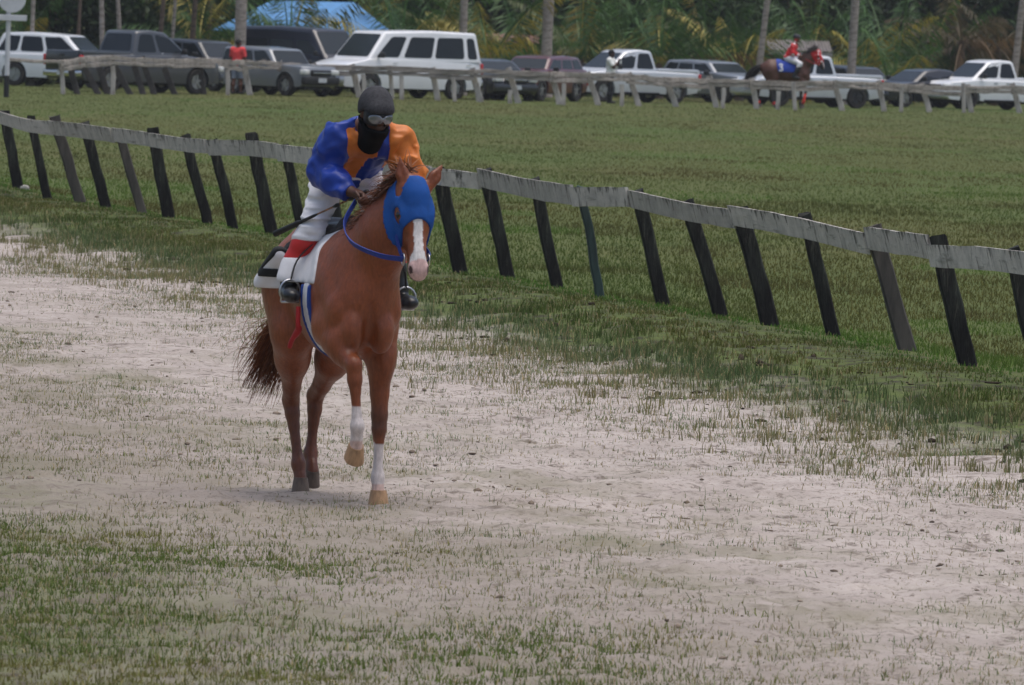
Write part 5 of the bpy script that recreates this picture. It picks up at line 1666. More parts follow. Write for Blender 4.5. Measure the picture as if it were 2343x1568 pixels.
# ================================================================== bay horse and rider behind the far fence
HSC = 0.95
h2p = at_ground(1796, 247.5)
H2S = 1.08
horse2 = empty('horse', (h2p.x, h2p.y, float(terr(h2p.x, h2p.y))), R(-8), 'dark bay horse in a red hood with white spots, walking behind the far fence', 'horse')
horse2.scale = (H2S,) * 3
HF2 = head_frame((1.00, 0.0, 1.84), 66, -10)
h2, m2, p2 = HF2
ears2 = [(h2(0.0, s * 0.075, -0.03), h2(-0.16, s * 0.095, 0.0), (0.8, s * 0.4, 0.2)) for s in (-1, 1)]
legs2 = [dict(name='RF', pts=leg_front((0.42, -0.15, 1.00), (0.66, -0.14, 0.58), (0.60, -0.135, 0.25), (0.57, -0.135, 0.15), (0.555, -0.135, 0.10))),
         dict(name='LF', pts=leg_front((0.42, 0.15, 1.00), (0.47, 0.14, 0.48), (0.45, 0.14, 0.16), (0.47, 0.14, 0.09), (0.475, 0.14, 0.06))),
         dict(name='RH', pts=leg_hind((-0.46, -0.14, 1.16), (-0.36, -0.15, 0.92), (-0.86, -0.12, 0.54), (-0.86, -0.11, 0.19), (-0.82, -0.11, 0.11), (-0.81, -0.11, 0.07))),
         dict(name='LH', pts=leg_hind((-0.44, 0.14, 1.16), (-0.28, 0.15, 0.92), (-0.50, 0.12, 0.54), (-0.40, 0.11, 0.17), (-0.36, 0.11, 0.09), (-0.35, 0.11, 0.06)))]
prims2 = horse_prims(dict(neck=[(0.42, 0, 1.25, 0.29), (0.66, 0.0, 1.55, 0.215), (0.92, 0.0, 1.76, 0.15)], head=HF2, ears=ears2, legs=legs2))
BAY = np.array([0.10, 0.036, 0.018])
def bay_cols(V):
    c = np.tile(BAY, (len(V), 1)) * (0.8 + 0.4 * fbm(V * 3, 8))[:, None]
    c = mixc(c, np.array([0.018, 0.012, 0.010]), 0.9 * sstep(0.72, 0.45, V[:, 2]))
    hc = head_coords(V, HF2)
    c[(hc[:, 0] > 0.46) & (V[:, 0] > 0.9) & (V[:, 2] > 1.0)] = np.array([0.03, 0.02, 0.018])
    bl = (hc[:, 0] > 0.3) & (np.abs(hc[:, 1]) < 0.03) & (hc[:, 2] > -0.05) & (V[:, 0] > 0.9)
    c[bl] = np.array([0.6, 0.5, 0.48])
    return c
organic('body', prims2, 0.020, M_COAT, horse2, colf=bay_cols, it=1)
for lg in legs2:
    pt = np.array(lg['pts'][-1][:3])
    hoof_mesh('hoof', (pt[0] + 0.006, pt[1], pt[2] + 0.02), (0, 0.0, 0), M_HOOF_G, horse2)
for lg in (legs2[0], legs2[2], legs2[3]):
    P_ = lg['pts'][-5:-1] if lg is legs2[0] else lg['pts'][-3:-1]
    tube('leg_wrap', [np.array(q_[:3]) for q_ in P_], [q_[3] + 0.012 for q_ in P_], mat('orange_red_leg_wrap', (0.70, 0.05, 0.03), 0.7), horse2)
def spots(P, sc, rad):
    """round white spots on a jittered lattice"""
    q_ = P / sc
    f = np.floor(q_); best = np.full(len(P), 9.0)
    for dx in (-1, 0, 1):
        for dy in (-1, 0, 1):
            for dz in (-1, 0, 1):
                cc = f + np.array([dx, dy, dz])
                i = cc.astype(np.int64)
                j = np.stack([_hash(i[:, 0], i[:, 1], i[:, 2], s) for s in (1, 2, 3)], -1) * 0.5 + 0.25
                best = np.minimum(best, np.linalg.norm(q_ - cc - j, axis=1))
    return best < rad
REDS, WHT = np.array([0.55, 0.014, 0.014]), np.array([0.78, 0.74, 0.74])
def spotted(sc, rad):
    def f(V):
        c = np.tile(REDS, (len(V), 1))
        c[spots(V, sc, rad)] = WHT
        return c
    return f
M_SPOT = vcol_mat('spotted_red_cloth', 0.45, 0.3, 0.08, 12)
def hood2(P):
    hc = ((P.reshape(-1, 3) - p2) @ m2.T) / HSC
    s, l, n = hc.T
    reg = np.maximum.reduce([s - 0.40 - 0.06 * sstep(-0.05, -0.15, n), -(n + 0.24), -(s + 0.05)])
    for sg in (-1, 1):
        e = np.sqrt((s - 0.20) ** 2 + (n + 0.055) ** 2) - 0.046
        reg = np.maximum(reg, -np.where(l * sg > 0.02, e, 1))
    return reg.reshape(P.shape[:-1])
organic('hood', prims2, 0.016, M_SPOT, horse2, lo=np.array(p2) + (-0.25, -0.25, -0.55), hi=np.array(p2) + (0.40, 0.25, 0.2), off=0.018, region=hood2, colf=spotted(0.105, 0.36), it=1)
rg = np.random.default_rng(9)
cr = spline([(0.42, 0, 1.53), (0.60, 0, 1.73), (0.78, 0, 1.86), (0.95, 0, 1.93)], 40)
strands('mane', cr[rg.integers(0, 40, 220)] + rg.normal(0, 0.02, (220, 3)), np.tile([-0.2, -0.6, 0.5], (220, 1)) + rg.normal(0, 0.3, (220, 3)), 0.24, M_HAIR, horse2, width=0.014, droop=1.8, colr=((0.01, 0.008, 0.007), (0.03, 0.02, 0.016)), seed=12)
strands('tail', np.array([-0.85, 0, 1.28]) + rg.normal(0, 0.03, (240, 3)), np.tile([-0.7, -0.05, -0.35], (240, 1)) + rg.normal(0, 0.12, (240, 3)), 0.85, M_HAIR, horse2, width=0.016, seg=10, droop=1.7, colr=((0.008, 0.006, 0.006), (0.03, 0.02, 0.016)), seed=13)
cl2 = lambda P: np.maximum.reduce([np.abs(P[..., 0] - 0.02 + 0.25 * (P[..., 2] - 1.3)) - 0.30, 1.13 - P[..., 2]])
organic('saddle_cloth', prims2[:13], 0.016, mat('blue_saddle_cloth', (0.010, 0.05, 0.36), 0.7, var=0.2), horse2, lo=(-0.5, -0.4, 1.05), hi=(0.5, 0.4, 1.62), off=0.025, region=cl2)
THREE = [(-0.215, 1.36), (-0.17, 1.39), (-0.12, 1.36), (-0.13, 1.31), (-0.17, 1.29), (-0.11, 1.26), (-0.10, 1.20), (-0.15, 1.17), (-0.20, 1.19)]
def n3(P):
    d = np.min([seg2(P[..., 0], P[..., 2], a, b) for a, b in zip(THREE[:-1], THREE[1:])], axis=0) - 0.022
    return np.maximum(d, P[..., 1])
organic('number', prims2[:13], 0.011, mat('white_number_print', (0.75, 0.75, 0.76), 0.7), horse2, lo=(-0.3, -0.4, 1.1), hi=(0.0, -0.05, 1.46), off=0.036, region=n3)
organic('saddle', saddle_prims, 0.02, mat('dark_saddle_leather', (0.02, 0.015, 0.012), 0.5), horse2)
M_REINR = mat('red_rein', (0.35, 0.015, 0.02), 0.6)
for s in (-1, 1):
    tube('rein', spline([h2(0.46, s * 0.085, -0.11), (0.85, s * 0.20, 1.45), (0.45, s * 0.10, 1.66)], 12), 0.012, M_REINR, horse2, 6)

jk2 = empty('person', horse2.location, R(-8), 'rider in red silks with white spots and white breeches, on the bay horse', 'person')
jk2.scale = (H2S * 0.98,) * 3
J2H = np.array([0.30, -0.02, 2.26])
hd2, q2, M2 = head_prims(J2H, 0, -12, 0.98)
sR, sL = np.array([0.20, -0.19, 2.00]), np.array([0.22, 0.17, 2.00])
eR, eL = np.array([0.22, -0.27, 1.78]), np.array([0.24, 0.25, 1.78])
hR, hL = np.array([0.44, -0.12, 1.68]), np.array([0.44, 0.10, 1.68])
tor2 = [E((0.05, 0, 1.60), (0.15, 0.165, 0.12), 0.05), C((0.05, 0, 1.62), (0.19, 0, 1.94), 0.125, 0.125, 0.06, 1.25), C(sR, sL, 0.075, 0.075, 0.05), C((0.22, 0, 2.02), J2H - (0.02, 0, 0.05), 0.058, 0.054, 0.03)]
ar2 = chain([(*sR, 0.072), (*eR, 0.050), (*hR, 0.032)], 0.03) + chain([(*sL, 0.072), (*eL, 0.050), (*hL, 0.032)], 0.03)
hn2 = hand_prims(hR + (0.03, 0, 0), (1, 0.2, -0.2), (0, -0.4, 1), (0, 1, 0)) + hand_prims(hL + (0.03, 0, 0), (1, -0.2, -0.2), (0, 0.4, 1), (0, -1, 0))
lg2 = []
ft2 = []
for s in (-1, 1):
    lg2 += chain([(0.08, s * 0.10, 1.60, 0.098), (0.28, s * 0.23, 1.53, 0.080), (0.47, s * 0.27, 1.44, 0.062), (0.38, s * 0.31, 1.24, 0.055), (0.28, s * 0.32, 1.06, 0.040)], 0.035)
    ft2 += [C((0.27, s * 0.32, 1.02), (0.42, s * 0.335, 0.985), 0.036, 0.030, 0.02), E((0.43, s * 0.335, 0.985), (0.05, 0.036, 0.028), 0.02)]
organic('body', tor2 + ar2 + hn2 + hd2 + lg2 + ft2, 0.014, vcol_mat('dark_skin', 0.5, 0.4, 0.15, 60), jk2, colf=lambda V: np.tile(np.array([0.20, 0.075, 0.04]), (len(V), 1)), it=1)
cut2 = lambda P: np.maximum.reduce([1.63 - P[..., 2] - 0.3 * np.clip(P[..., 0] - 0.2, 0, 0.2), np.where((np.linalg.norm(P - hR, axis=-1) < 0.1) | (np.linalg.norm(P - hL, axis=-1) < 0.1), P[..., 0] - 0.40, -1), np.where(np.abs(P[..., 1]) < 0.09, P[..., 2] - 2.10, -1)])
organic('silk_jacket', tor2 + ar2, 0.016, M_SPOT, jk2, off=0.022, region=cut2, disp=lambda P: 0.05 * np.abs(fbm(P * 6, 3, 2) - 0.5) - 0.01, colf=spotted(0.150, 0.33), it=1)
organic('breeches', tor2[:1] + lg2, 0.016, M_BREECH, jk2, off=0.018, region=lambda P: np.maximum(P[..., 2] - 1.70, np.where(P[..., 0] < 0.55, 1.34 - P[..., 2], 1)), it=1)
for s in (-1, 1):
    organic('boot', [c_ for c_ in lg2[2:4] + lg2[6:8] + ft2 if c_.lo[1] * s > -0.05 and c_.hi[1] * s > 0.1], 0.016, M_BOOT, jk2, off=0.014, region=lambda P: P[..., 2] - 1.33, it=1)
organic('helmet', [E(q2(-0.012, 0, 0.04), (0.115, 0.092, 0.105), 0.02, rot=M2), E(q2(0.09, 0, 0.045), (0.05, 0.06, 0.012), 0.02, rot=M2)], 0.014, mat('dark_blue_helmet', (0.012, 0.013, 0.02), 0.6), jk2, off=0.012, region=lambda P: -(((P - J2H) @ M2.T)[..., 2] - 0.022), it=1)

# ================================================================== two men standing by the far fence
def standing(px, py, yaw, label, skin, shirt, lower, short, arms, hgt=1.0, headyaw=0, hair=(0.012, 0.01, 0.01)):
    loc = at_ground(px, py)
    root = empty('person', (loc.x, loc.y, float(terr(loc.x, loc.y))), R(yaw), label, 'person')
    root.scale = (hgt,) * 3
    H = np.array([0.02, 0, 1.63])
    hd, q_, M_ = head_prims(H, 5, headyaw)
    tor = [E((0, 0, 0.98), (0.125, 0.165, 0.13), 0.05), C((0, 0, 1.0), (0.0, 0, 1.32), 0.115, 0.125, 0.06, 1.35), C((0, -0.17, 1.41), (0, 0.17, 1.41), 0.072, 0.072, 0.06), C((0, 0, 1.42), (0.015, 0, 1.58), 0.062, 0.058, 0.03)]
    ar = []; hn = []
    for (sh, el, ha) in arms:
        ar += chain([(*sh, 0.068), (*el, 0.048), (*ha, 0.031)], 0.03)
        d = np.array(ha) - np.array(el); d /= np.linalg.norm(d)
        hn += hand_prims(np.array(ha) + d * 0.05, d, (0.3, 0.1, 1) if abs(d[2]) < 0.8 else (1, 0, 0), (0, 1 if sh[1] < 0 else -1, 0))
    lg = []; ft = []
    for s, fx in ((-1, 0.06), (1, -0.05)):
        lg += chain([(0, s * 0.09, 0.95, 0.10), (fx * 0.6 + 0.02, s * 0.10, 0.50, 0.066), (fx * 0.9 - 0.01, s * 0.105, 0.30, 0.060), (fx, s * 0.11, 0.08, 0.040)], 0.04)
        ft += [C((fx - 0.03, s * 0.11, 0.045), (fx + 0.13, s * 0.125, 0.035), 0.040, 0.032, 0.02)]
    organic('body', tor + ar + hn + hd + lg + ft, 0.014, vcol_mat('dark_skin', 0.5, 0.4, 0.15, 60), root, colf=lambda V: np.tile(np.array(skin), (len(V), 1)), it=1)
    def shirt_reg(P):
        r_ = np.maximum(0.90 - P[..., 2], np.where(np.abs(P[..., 1]) < 0.10, P[..., 2] - 1.475, -1))
        for sh, el, ha in arms:                       # short sleeves end above the elbow
            sh_, el_ = np.array(sh), np.array(el)
            d = (el_ - sh_) / np.linalg.norm(el_ - sh_)
            ab = el_ - sh_
            t = np.clip(((P - sh_) @ ab) / (ab @ ab), 0, 1.0)
            near = np.linalg.norm(P - sh_ - t[..., None] * ab, axis=-1) < 0.10
            r_ = np.maximum(r_, np.where(near & (np.abs(P[..., 1]) > 0.17), (P - (sh_ + ab * 0.8)) @ d, -1))
        return r_
    organic('shirt', tor + [a for i, a in enumerate(ar) if i % 2 == 0], 0.014, shirt, root, off=0.020, region=shirt_reg, disp=lambda P: 0.04 * np.abs(fbm(P * 7, 5, 2) - 0.5) - 0.01, it=1)
    organic('shorts' if short else 'trousers', tor[:1] + lg, 0.014, lower, root, off=0.018 if short else 0.014, region=lambda P: np.maximum(P[..., 2] - 1.0, (0.50 if short else 0.07) - P[..., 2]), it=1)
    for k_, s in enumerate((-1, 1)):
        organic('shoe', [ft[k_]], 0.014, M_BLACK, root, off=0.010, it=1)
    organic('hair', hd[:1], 0.014, mat('black_hair', hair, 0.8), root, off=0.012, region=lambda P: -(((P - H) @ M_.T)[..., 2] - 0.03 + 0.09 * sstep(0.03, -0.05, ((P - H) @ M_.T)[..., 0])), it=1)
    return root
standing(541, 216, 62, 'man in a red T-shirt and grey shorts standing behind the far fence', (0.11, 0.045, 0.026), mat('red_tshirt', (0.72, 0.06, 0.06), 0.85, var=0.12), mat('grey_blue_shorts', (0.20, 0.23, 0.29), 0.85, var=0.2), True,
         [((0, -0.18, 1.40), (0.03, -0.25, 1.13), (0.10, -0.22, 0.90)), ((0, 0.18, 1.40), (0.03, 0.25, 1.13), (0.10, 0.20, 0.92))], 1.02, -20)
wm = standing(1394, 237, -15, 'man in a white shirt raising his hands to his face beside the silver pickup', (0.055, 0.024, 0.016), mat('white_tshirt', (0.80, 0.80, 0.76), 0.85, var=0.1), mat('black_trousers', (0.016, 0.017, 0.02), 0.85), False,
         [((0, -0.18, 1.40), (0.16, -0.20, 1.18), (0.26, -0.08, 1.36)), ((0, 0.18, 1.40), (0.16, 0.20, 1.20), (0.27, 0.05, 1.38))], 1.03, 0)
cup = obj('cup', (lambda b: (add_cyl(b, (0, 0, -0.05), (0, 0, 0.05), 0.035, 0.045, 14), b)[1])(bmesh.new()), mat('white_paper_cup', (0.75, 0.75, 0.75), 0.6)); smooth(cup.data, 40)
cup.location = wm.matrix_basis @ Vector((0.335, -0.02, 1.36)); tag(cup, 'white cup in the raised hands of the man in the white shirt', 'cup')

# ================================================================== palms and trees behind the vehicles
def fronds(n, L, elev, seed, cols, droop=0.9, nl=34, wl=0.075, lmax=0.95):
    """one crown of feathered palm fronds: arching midribs with hanging leaflets"""
    rg = np.random.default_rng(seed)
    VV, FF, CC = [], [], []
    base = 0
    for k in range(n):
        az = k * 2.399963 + rg.normal(0, 0.25); f = (k + 0.5) / n
        el = math.radians(elev[0] + (elev[1] - elev[0]) * f + rg.normal(0, 6))
        l = L * rg.uniform(0.8, 1.15)
        S = 12
        p = np.zeros(3); d = np.array([math.cos(az) * math.cos(el), math.sin(az) * math.cos(el), math.sin(el)])
        pts, ds = [p], [d]
        for s in range(S):
            p = p + d * l / S
            d = d + np.array([0, 0, -droop / S * (0.4 + 1.4 * s / S)]); d /= np.linalg.norm(d)
            pts.append(p); ds.append(d)
        pts, ds = np.array(pts), np.array(ds)
        ci = 0 if rg.random() > 0.12 + 0.35 * f else (1 if rg.random() < 0.7 else 2)
        c = np.array(cols[ci]) * rg.uniform(0.7, 1.3)
        side = np.array([-math.sin(az), math.cos(az), 0.0])
        # midrib
        w = np.linspace(0.035, 0.008, S + 1)[:, None]
        V = np.concatenate([pts - side * w, pts + side * w]); i = np.arange(S)
        FF.append(np.stack([i, i + 1, i + S + 2, i + S + 1], 1) + base); VV.append(V); CC.append(np.tile(c * 1.3, (len(V), 1))); base += len(V)
        t = np.linspace(0.12, 0.99, nl)
        ix = np.clip((t * S).astype(int), 0, S - 1); fr = t * S - ix
        o = pts[ix] + (pts[ix + 1] - pts[ix]) * fr[:, None]; dd = ds[ix]
        ll = lmax * l / 4.0 * np.sin(np.pi * np.clip(t * 0.86 + 0.12, 0, 1)) ** 0.7
        for sg in (-1, 1):
            hang = rg.uniform(0.5, 1.2, nl)[:, None]
            dv = side * sg * 0.75 + dd * 0.55 + np.array([0, 0, -1.0]) * hang + rg.normal(0, 0.08, (nl, 3))
            dv /= np.linalg.norm(dv, axis=1)[:, None]
            tip = o + dv * ll[:, None] + np.array([0, 0, -0.08])
            md = o + dv * ll[:, None] * 0.5
            wv = np.cross(dv, np.array([0, 0, 1.0])); wv /= np.linalg.norm(wv, axis=1)[:, None] + 1e-6
            wv = wv * 0.4 + dd * 0.6
            V = np.stack([o, md - wv * wl / 2, tip, md + wv * wl / 2], 1).reshape(-1, 3)
            FF.append(np.arange(nl * 4).reshape(-1, 4) + base); VV.append(V)
            CC.append(np.repeat(c * rg.uniform(0.75, 1.25, (nl, 1)), 4, 0)); base += len(V)
    return np_mesh('crown', np.concatenate(VV), np.concatenate(FF), np.concatenate(CC))
M_LEAF = vcol_mat('palm_leaf', rough=0.5, spec=0.35, var=0.2, scale=2, trans=0.25)
M_TRUNK = mat('palm_trunk', (0.34, 0.295, 0.26), 0.9, dirt=(0.17, 0.14, 0.12), scale=5, mapping=(1, 1, 3), bmp=0.5)
M_TRUNKD = mat('dark_palm_trunk', (0.15, 0.105, 0.08), 0.9, dirt=(0.07, 0.05, 0.04), scale=5, mapping=(1, 1, 3), bmp=0.5)
GR = ((0.055, 0.120, 0.028), (0.26, 0.215, 0.035), (0.17, 0.10, 0.045))
GR2 = ((0.060, 0.125, 0.032), (0.115, 0.150, 0.035), (0.26, 0.20, 0.035))
BR = ((0.10, 0.075, 0.038), (0.16, 0.10, 0.05), (0.09, 0.075, 0.03))
young = [fronds(15, 3.6, (78, 8), 31, GR2, 1.0), fronds(14, 3.9, (82, 0), 37, GR, 1.15), fronds(17, 3.3, (75, -10), 41, GR2, 1.2), fronds(13, 4.2, (80, 15), 43, GR, 0.95), fronds(16, 3.4, (60, -25), 47, BR, 1.3)]
tallc = [fronds(22, 3.8, (80, -35), 53, GR2, 1.0, nl=22), fronds(20, 4.0, (80, -30), 59, GR, 1.1, nl=22)]

def trunk_mesh(h, r0, r1, bend, seed):
    rg = np.random.default_rng(seed)
    n = 16
    z = np.linspace(-0.2, h, n)
    az = rg.uniform(0, 6.28)
    zz = np.clip(z / h, 0, 1) ** 1.6
    P = np.stack([bend * zz * math.cos(az), bend * zz * math.sin(az), z], 1)
    rad = r0 + (r1 - r0) * np.clip(z / h, 0, 1) + 0.12 * np.exp(-np.clip(z, 0, 9) / 0.35) + rg.normal(0, 0.006, n)
    V, F = tube_np(P, rad, 12)
    return np_mesh('trunk', V, F, smooth_shade=True), P[-1]

def palm(px, Y, wpx, h, label, dark=False, lean_px=0, seed=0, crown=True):
    Y = row_y(px) + (Y - 284)
    b = at_depth(px, 80, Y)
    root = empty('palm_tree', (b.x, Y, 0), random.uniform(0, 6), label, 'palm tree', 'palm trees behind the parked vehicles')
    r = wpx / (FPX / Y) / 2
    me, top = trunk_mesh(h, r, r * 0.75, 0.5, seed)
    obj('trunk', me, M_TRUNKD if dark else M_TRUNK, root)
    if crown:
        o = obj('crown', tallc[seed % 2], M_LEAF, root); o.location = tuple(top); o.rotation_euler = (0, 0, seed * 1.3)
    if lean_px:
        root.rotation_euler = (0, math.atan(lean_px / 300.0), 0)
    return root
for i, (px, Y, w, h, dk, ln, lb) in enumerate([
    (72, 300, 10, 9, 0, 8, 'slim pale palm above the roof of the white estate car'), (237, 298, 12, 10, 0, -4, 'thin palm trunk above the left edge of the dark grey pickup cab'),
    (284, 302, 10, 10, 0, -26, 'thin leaning palm trunk above the dark grey pickup roof'), (362, 305, 12, 10, 1, 8, 'brown palm trunk above the dark grey pickup windscreen'),
    (392, 303, 9, 9, 0, 2, 'slim grey palm trunk right of the brown one over the dark pickup'), (436, 306, 13, 9, 1, 10, 'dark brown palm trunk left of the blue canopy'),
    (549, 292, 27, 12, 0, 6, 'thick pale palm trunk in front of the blue canopy'), (1058, 296, 19, 12, 0, 6, 'grey palm trunk above the rear of the white passenger van'),
    (1250, 294, 27, 12, 0, 6, 'thick reddish grey palm trunk above the maroon car'), (1733, 293, 15, 11, 0, 20, 'pale palm trunk left of the rider in red'),
    (1949, 291, 20, 12, 0, 0, 'straight grey palm trunk right of the bay horse'), (2318, 296, 17, 11, 0, 18, 'grey palm trunk leaning right above the rightmost white pickup'),
    (178, 318, 9, 9, 1, 4, 'shadowy thin trunk in the trees behind the white estate car'), (480, 322, 8, 9, 1, -6, 'shadowy slim trunk left of the blue canopy peak')]):
    palm(px, Y, w, h, lb, dk, ln, i)

def young_palm(px, Y, z, v, s, label, i):
    Y = row_y(px) + (Y - 284)
    b = at_depth(px, 80, Y)
    root = empty('young_palm', (b.x, Y, 0), i * 1.7, label, 'palm tree', 'low young palms behind the parked vehicles')
    bm = bmesh.new(); add_cyl(bm, (0, 0, -0.2), (0, 0, z + 0.1), 0.20, 0.12, 10); o = obj('trunk', bm, M_TRUNKD, root); smooth(o.data, 50)
    o = obj('crown', young[v], M_LEAF, root); o.location = (0, 0, z); o.scale = (s,) * 3
for i, a in enumerate([
    (455, 308, 1.6, 1, 0.9, 'yellow-tipped young palm left of the blue canopy'), (665, 302, 1.2, 0, 1.1, 'green young palm in front of the middle of the blue canopy'),
    (760, 304, 1.0, 1, 0.9, 'young palm behind the black high-roof van windscreen'), (915, 300, 1.2, 3, 1.0, 'large arching young palm behind the white passenger van'),
    (1000, 306, 1.5, 0, 1.0, 'young palm between the grey trunk and the passenger van roof'), (1120, 298, 1.0, 1, 0.95, 'yellow-green young palm right of the white passenger van'),
    (1190, 306, 1.4, 3, 0.9, 'young palm beside the pink wall'), (1330, 302, 1.3, 0, 1.05, 'green young palm right of the thick reddish trunk'),
    (1420, 306, 1.5, 2, 1.1, 'dense young palm behind the silver pickup cab'), (1510, 300, 1.2, 3, 1.0, 'arching young palm above the silver pickup bed'),
    (1620, 305, 1.2, 0, 1.1, 'young palm behind the silver-grey car'), (1695, 298, 0.9, 1, 0.9, 'yellowing young palm just left of the pale leaning trunk'),
    (1860, 306, 1.5, 2, 1.0, 'dark young palm behind the bay horse head'), (1975, 299, 0.8, 1, 0.95, 'yellow-tipped young palm at the foot of the straight grey trunk'),
    (2045, 297, 0.3, 3, 1.1, 'tall feathery young palm right of the straight grey trunk'), (2130, 304, 1.3, 0, 1.1, 'young palm above the black car'),
    (2200, 302, 2.4, 4, 1.0, 'palm with brown dead fronds above the white pickup bonnet'), (2285, 303, 2.2, 4, 0.95, 'palm with brown hanging fronds beside the rightmost trunk'),
    (40, 312, 1.0, 2, 0.9, 'low dark palm behind the round marker sign')]):
    young_palm(*a, i)

def leaf_cloud(centres, radii, n, size, cols, seed, name='crown'):
    rg = np.random.default_rng(seed)
    k = rg.integers(0, len(centres), n)
    d = rg.normal(size=(n, 3)); d /= np.linalg.norm(d, axis=1)[:, None]
    P = np.array(centres)[k] + d * np.array(radii)[k] * (rg.random((n, 1)) ** 0.4)
    a = rg.normal(size=(n, 3)); a /= np.linalg.norm(a, axis=1)[:, None]
    b = np.cross(a, rg.normal(size=(n, 3))); b /= np.linalg.norm(b, axis=1)[:, None]
    s = size * rg.uniform(0.6, 1.4, (n, 1))
    V = np.stack([P - a * s, P - b * s * 0.45, P + a * s, P + b * s * 0.45], 1).reshape(-1, 3)
    clump = 0.6 + 0.8 * rg.random(len(centres))
    c = np.array(cols)[rg.integers(0, len(cols), n)] * rg.uniform(0.6, 1.35, (n, 1)) * clump[k][:, None]
    return np_mesh(name, V, np.arange(n * 4).reshape(-1, 4), np.repeat(c, 4, 0))
M_BLEAF = vcol_mat('broad_leaf', rough=0.6, spec=0.25, var=0.2, scale=2, trans=0.2)
LG = [(0.030, 0.058, 0.018), (0.042, 0.075, 0.022), (0.022, 0.042, 0.016)]
for i, (px, Y, w, h, lb) in enumerate([
    (120, 326, 5.0, 6.5, 'broad dark tree behind the white estate car'), (330, 328, 5.0, 7.0, 'dark leafy tree behind the dark grey pickup'), (980, 330, 5.0, 7.0, 'leafy tree behind the white passenger van'),
    (1370, 328, 4.5, 6.5, 'dense green tree behind the silver pickup'), (1640, 326, 5.0, 7.0, 'bushy green tree behind the silver-grey car'), (1850, 330, 5.0, 7.0, 'dark green tree above the rider in red'),
    (2150, 328, 5.0, 6.5, 'shadowy leafy tree behind the black car'), (2330, 326, 4.0, 6.0, 'shadowy leafy tree at the far right edge')]):
    Y = row_y(px) + (Y - 284)
    b = at_depth(px, 80, Y)
    root = empty('broadleaf_tree', (b.x, Y, 0), i, lb, 'tree', 'leafy trees behind the palms')
    rg = np.random.default_rng(600 + i)
    cs = [(rg.uniform(-w / 2, w / 2), rg.uniform(-1.5, 1.5), rg.uniform(0.7, h)) for _ in range(16)]
    obj('crown', leaf_cloud(cs, [(1.5, 1.3, 1.1)] * 16, 7000, 0.17, LG, 700 + i), M_BLEAF, root)
    me, top = trunk_mesh(h * 0.8, 0.22, 0.08, 0.4, 80 + i)
    tr_ = obj('trunk', me, M_TRUNKD, root)
    for k in range(4):
        a = k * 1.6 + i
        V_, F_ = tube_np([(0, 0, h * 0.3 + k * 0.4), (math.cos(a) * 0.8, math.sin(a) * 0.8, h * 0.45 + k * 0.4), (math.cos(a) * 1.7, math.sin(a) * 1.4, h * 0.62 + k * 0.3)], [0.09, 0.06, 0.03], 6)
        obj('limb', np_mesh('limb', V_, F_, smooth_shade=True), M_TRUNKD, tr_)
rg = np.random.default_rng(77)
cs = [(x_, 346 + 1.46 * x_ + rg.uniform(0, 16), rg.uniform(0.5, 13)) for x_ in rg.uniform(-42, 48, 400)]
wood = obj('woodland', leaf_cloud(cs, [(2.6, 2.0, 1.7)] * 400, 150000, 0.30, LG, 78, 'woodland'), M_BLEAF)
tag(wood, 'dark green woodland closing off the view behind the palms', 'woodland', kind='stuff')
cs = [(x_, 315 + 1.46 * x_ + rg.uniform(0, 34), rg.uniform(0.0, 0.5)) for x_ in rg.uniform(-32, 36, 560)]
und = obj('undergrowth', leaf_cloud(cs, [(1.2, 1.0, 0.55)] * 560, 60000, 0.14, [(0.05, 0.07, 0.022), (0.07, 0.06, 0.03), (0.03, 0.05, 0.016)], 79, 'undergrowth'), M_BLEAF)
tag(und, 'low scrub and weeds on the ground under the palms', 'undergrowth', kind='stuff')

# ================================================================== blue canopy, pink house, open shed
def sheet(name, pts, m, parent, thick=0.03):
    bm = bmesh.new()
    vs = [bm.verts.new(p_) for p_ in pts]
    f = bm.faces.new(vs)
    bmesh.ops.subdivide_edges(bm, edges=bm.edges[:], cuts=3, use_grid_fill=True)
    bmesh.ops.solidify(bm, geom=bm.faces[:], thickness=thick)
    bmesh.ops.recalc_face_normals(bm, faces=bm.faces)
    return obj(name, bm, m, parent)
Yc = 304.0
M_TARP = mat('blue_tarpaulin', (0.075, 0.25, 0.52), 0.55, var=0.18, scale=1.5, bmp=0.2)
A = at_depth(484, 74, Yc); B = at_depth(905, 78, Yc); T = at_depth(620, 18, Yc + 2); T2 = at_depth(810, 22, Yc + 2)
tent = empty('canopy_tent', ((A.x + B.x) / 2, Yc + 2, 0), 0, 'sky blue tarpaulin canopy behind the black high-roof van', 'canopy')
o0 = Vector(tent.location)
ez = (A.z + B.z) / 2
pa = [(A.x, Yc, ez), (B.x, Yc, ez), (B.x, Yc + 4.5, ez), (A.x, Yc + 4.5, ez)]
ra, rb = (T.x, Yc + 2.2, T.z + 0.25), (T2.x, Yc + 2.2, T2.z + 0.25)
for pts in ([pa[0], pa[1], rb, ra], [pa[2], pa[3], ra, rb]):
    sheet('roof_panel', [Vector(p_) - o0 for p_ in pts], M_TARP, tent)
for pts in ([pa[1], pa[2], rb], [pa[3], pa[0], ra]):
    bm = bmesh.new(); bm.faces.new([bm.verts.new(Vector(p_) - o0) for p_ in pts]); bmesh.ops.solidify(bm, geom=bm.faces[:], thickness=0.03)
    obj('roof_panel', bm, M_TARP, tent)
for p_ in pa:
    bm = bmesh.new(); add_cyl(bm, Vector((p_[0] * 0.995, p_[1] + (0.1 if p_[1] == Yc else -0.1), 0)) - o0, Vector((p_[0] * 0.995, p_[1] + (0.1 if p_[1] == Yc else -0.1), ez)) - o0, 0.03, 0.03, 8); obj('pole', bm, M_CHROME, tent)
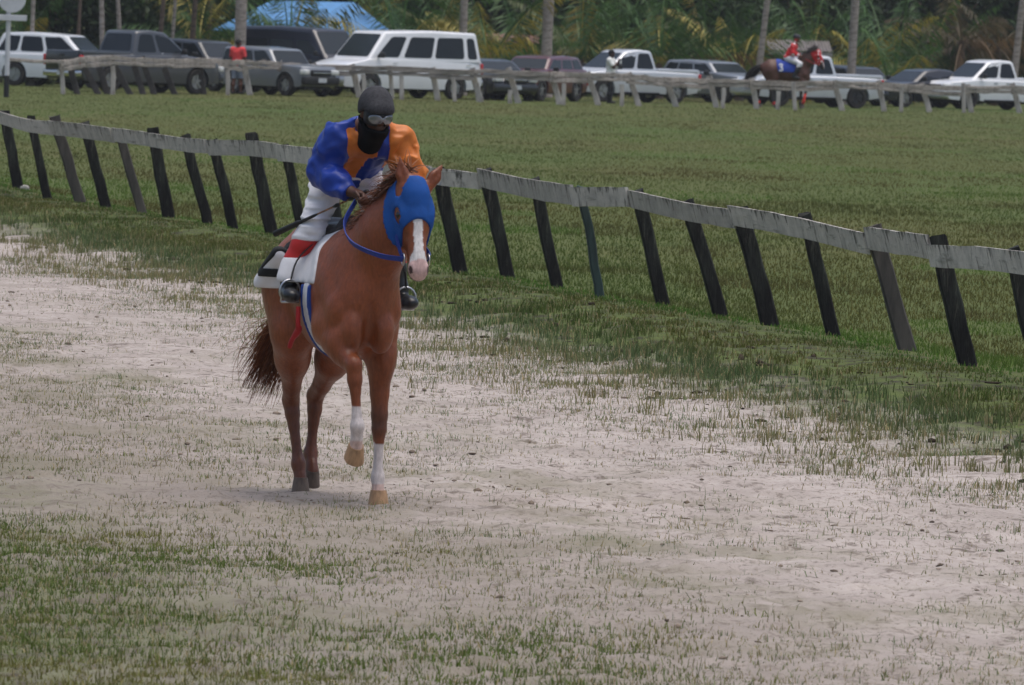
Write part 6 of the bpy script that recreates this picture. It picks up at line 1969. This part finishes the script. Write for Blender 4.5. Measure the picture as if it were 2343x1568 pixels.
# pink house
a_, b_ = at_depth(1180, 100, 318), at_depth(1224, 100, 318)
house = empty('pink_house', ((a_.x + b_.x) / 2, 320, 0), 0, 'pink walled small house showing between the palms left of the thick reddish trunk', 'house')
wd = b_.x - a_.x + 1.0
M_PINK = mat('pink_wall_paint', (0.62, 0.22, 0.28), 0.8, var=0.2, scale=2)
box('wall', (-0.5, 0, 0.95), (wd, 4, 1.95), M_PINK, house)
box('door', (-0.9, -2.02, 0.85), (0.6, 0.06, 1.6), mat('white_door', (0.6, 0.58, 0.55), 0.6), house)
box('window', (-0.1, -2.02, 1.25), (0.4, 0.06, 0.5), M_GLASS, house)
box('roof', (-0.5, 0, 1.98), (wd + 0.3, 4.4, 0.10), mat('rusty_roof_sheet', (0.25, 0.13, 0.10), 0.8, var=0.4), house, Matrix.Rotation(R(4), 3, 'X'))
# open shed
a_, b_ = at_depth(1758, 112, 322), at_depth(1905, 108, 322)
shed = empty('open_shed', ((a_.x + b_.x) / 2, 324, 0), 0, 'open shed with pale corrugated roof edge behind the rider in red', 'shed')
ws = b_.x - a_.x
bm = bmesh.new()
n = 40
rows = []
for j, (yy, zz) in enumerate(((-1.8, 1.92), (2.0, 2.30))):
    rows.append([bm.verts.new((-ws / 2 + ws * i / n, yy, zz + 0.03 * (1 if i % 2 else -1))) for i in range(n + 1)])
for i in range(n):
    bm.faces.new((rows[0][i], rows[0][i + 1], rows[1][i + 1], rows[1][i]))
bmesh.ops.solidify(bm, geom=bm.faces[:], thickness=0.02)
obj('roof', bm, mat('corrugated_roof', (0.42, 0.38, 0.36), 0.6, var=0.3, scale=3), shed)
box('roof_beam', (0, -1.72, 1.81), (ws, 0.10, 0.14), M_FPOST, shed)
for sx in (-1, 0, 1):
    for sy in (-1, 1):
        box('post', (sx * (ws / 2 - 0.15), sy * 1.65, 0.9), (0.11, 0.11, 1.85 + 0.18 * sy), M_FPOSTD, shed)

# ================================================================== thin humid air
bm = bmesh.new(); add_box(bm, (0, 205, 8.2), (240, 470, 19.0))
hz = obj('haze', bm, None)
hm = bpy.data.materials.new('humid_air'); hm.use_nodes = True
hm.node_tree.nodes.remove(hm.node_tree.nodes['Principled BSDF'])
pv = hm.node_tree.nodes.new('ShaderNodeVolumePrincipled')
pv.inputs['Color'].default_value = (0.92, 0.95, 1.0, 1); pv.inputs['Density'].default_value = 0.00012; pv.inputs['Anisotropy'].default_value = 0.3
hm.node_tree.links.new(pv.outputs[0], hm.node_tree.nodes['Material Output'].inputs['Volume'])
hz.data.materials.append(hm)
tag(hz, 'thin pale humid air over the whole racetrack', 'haze', kind='stuff')
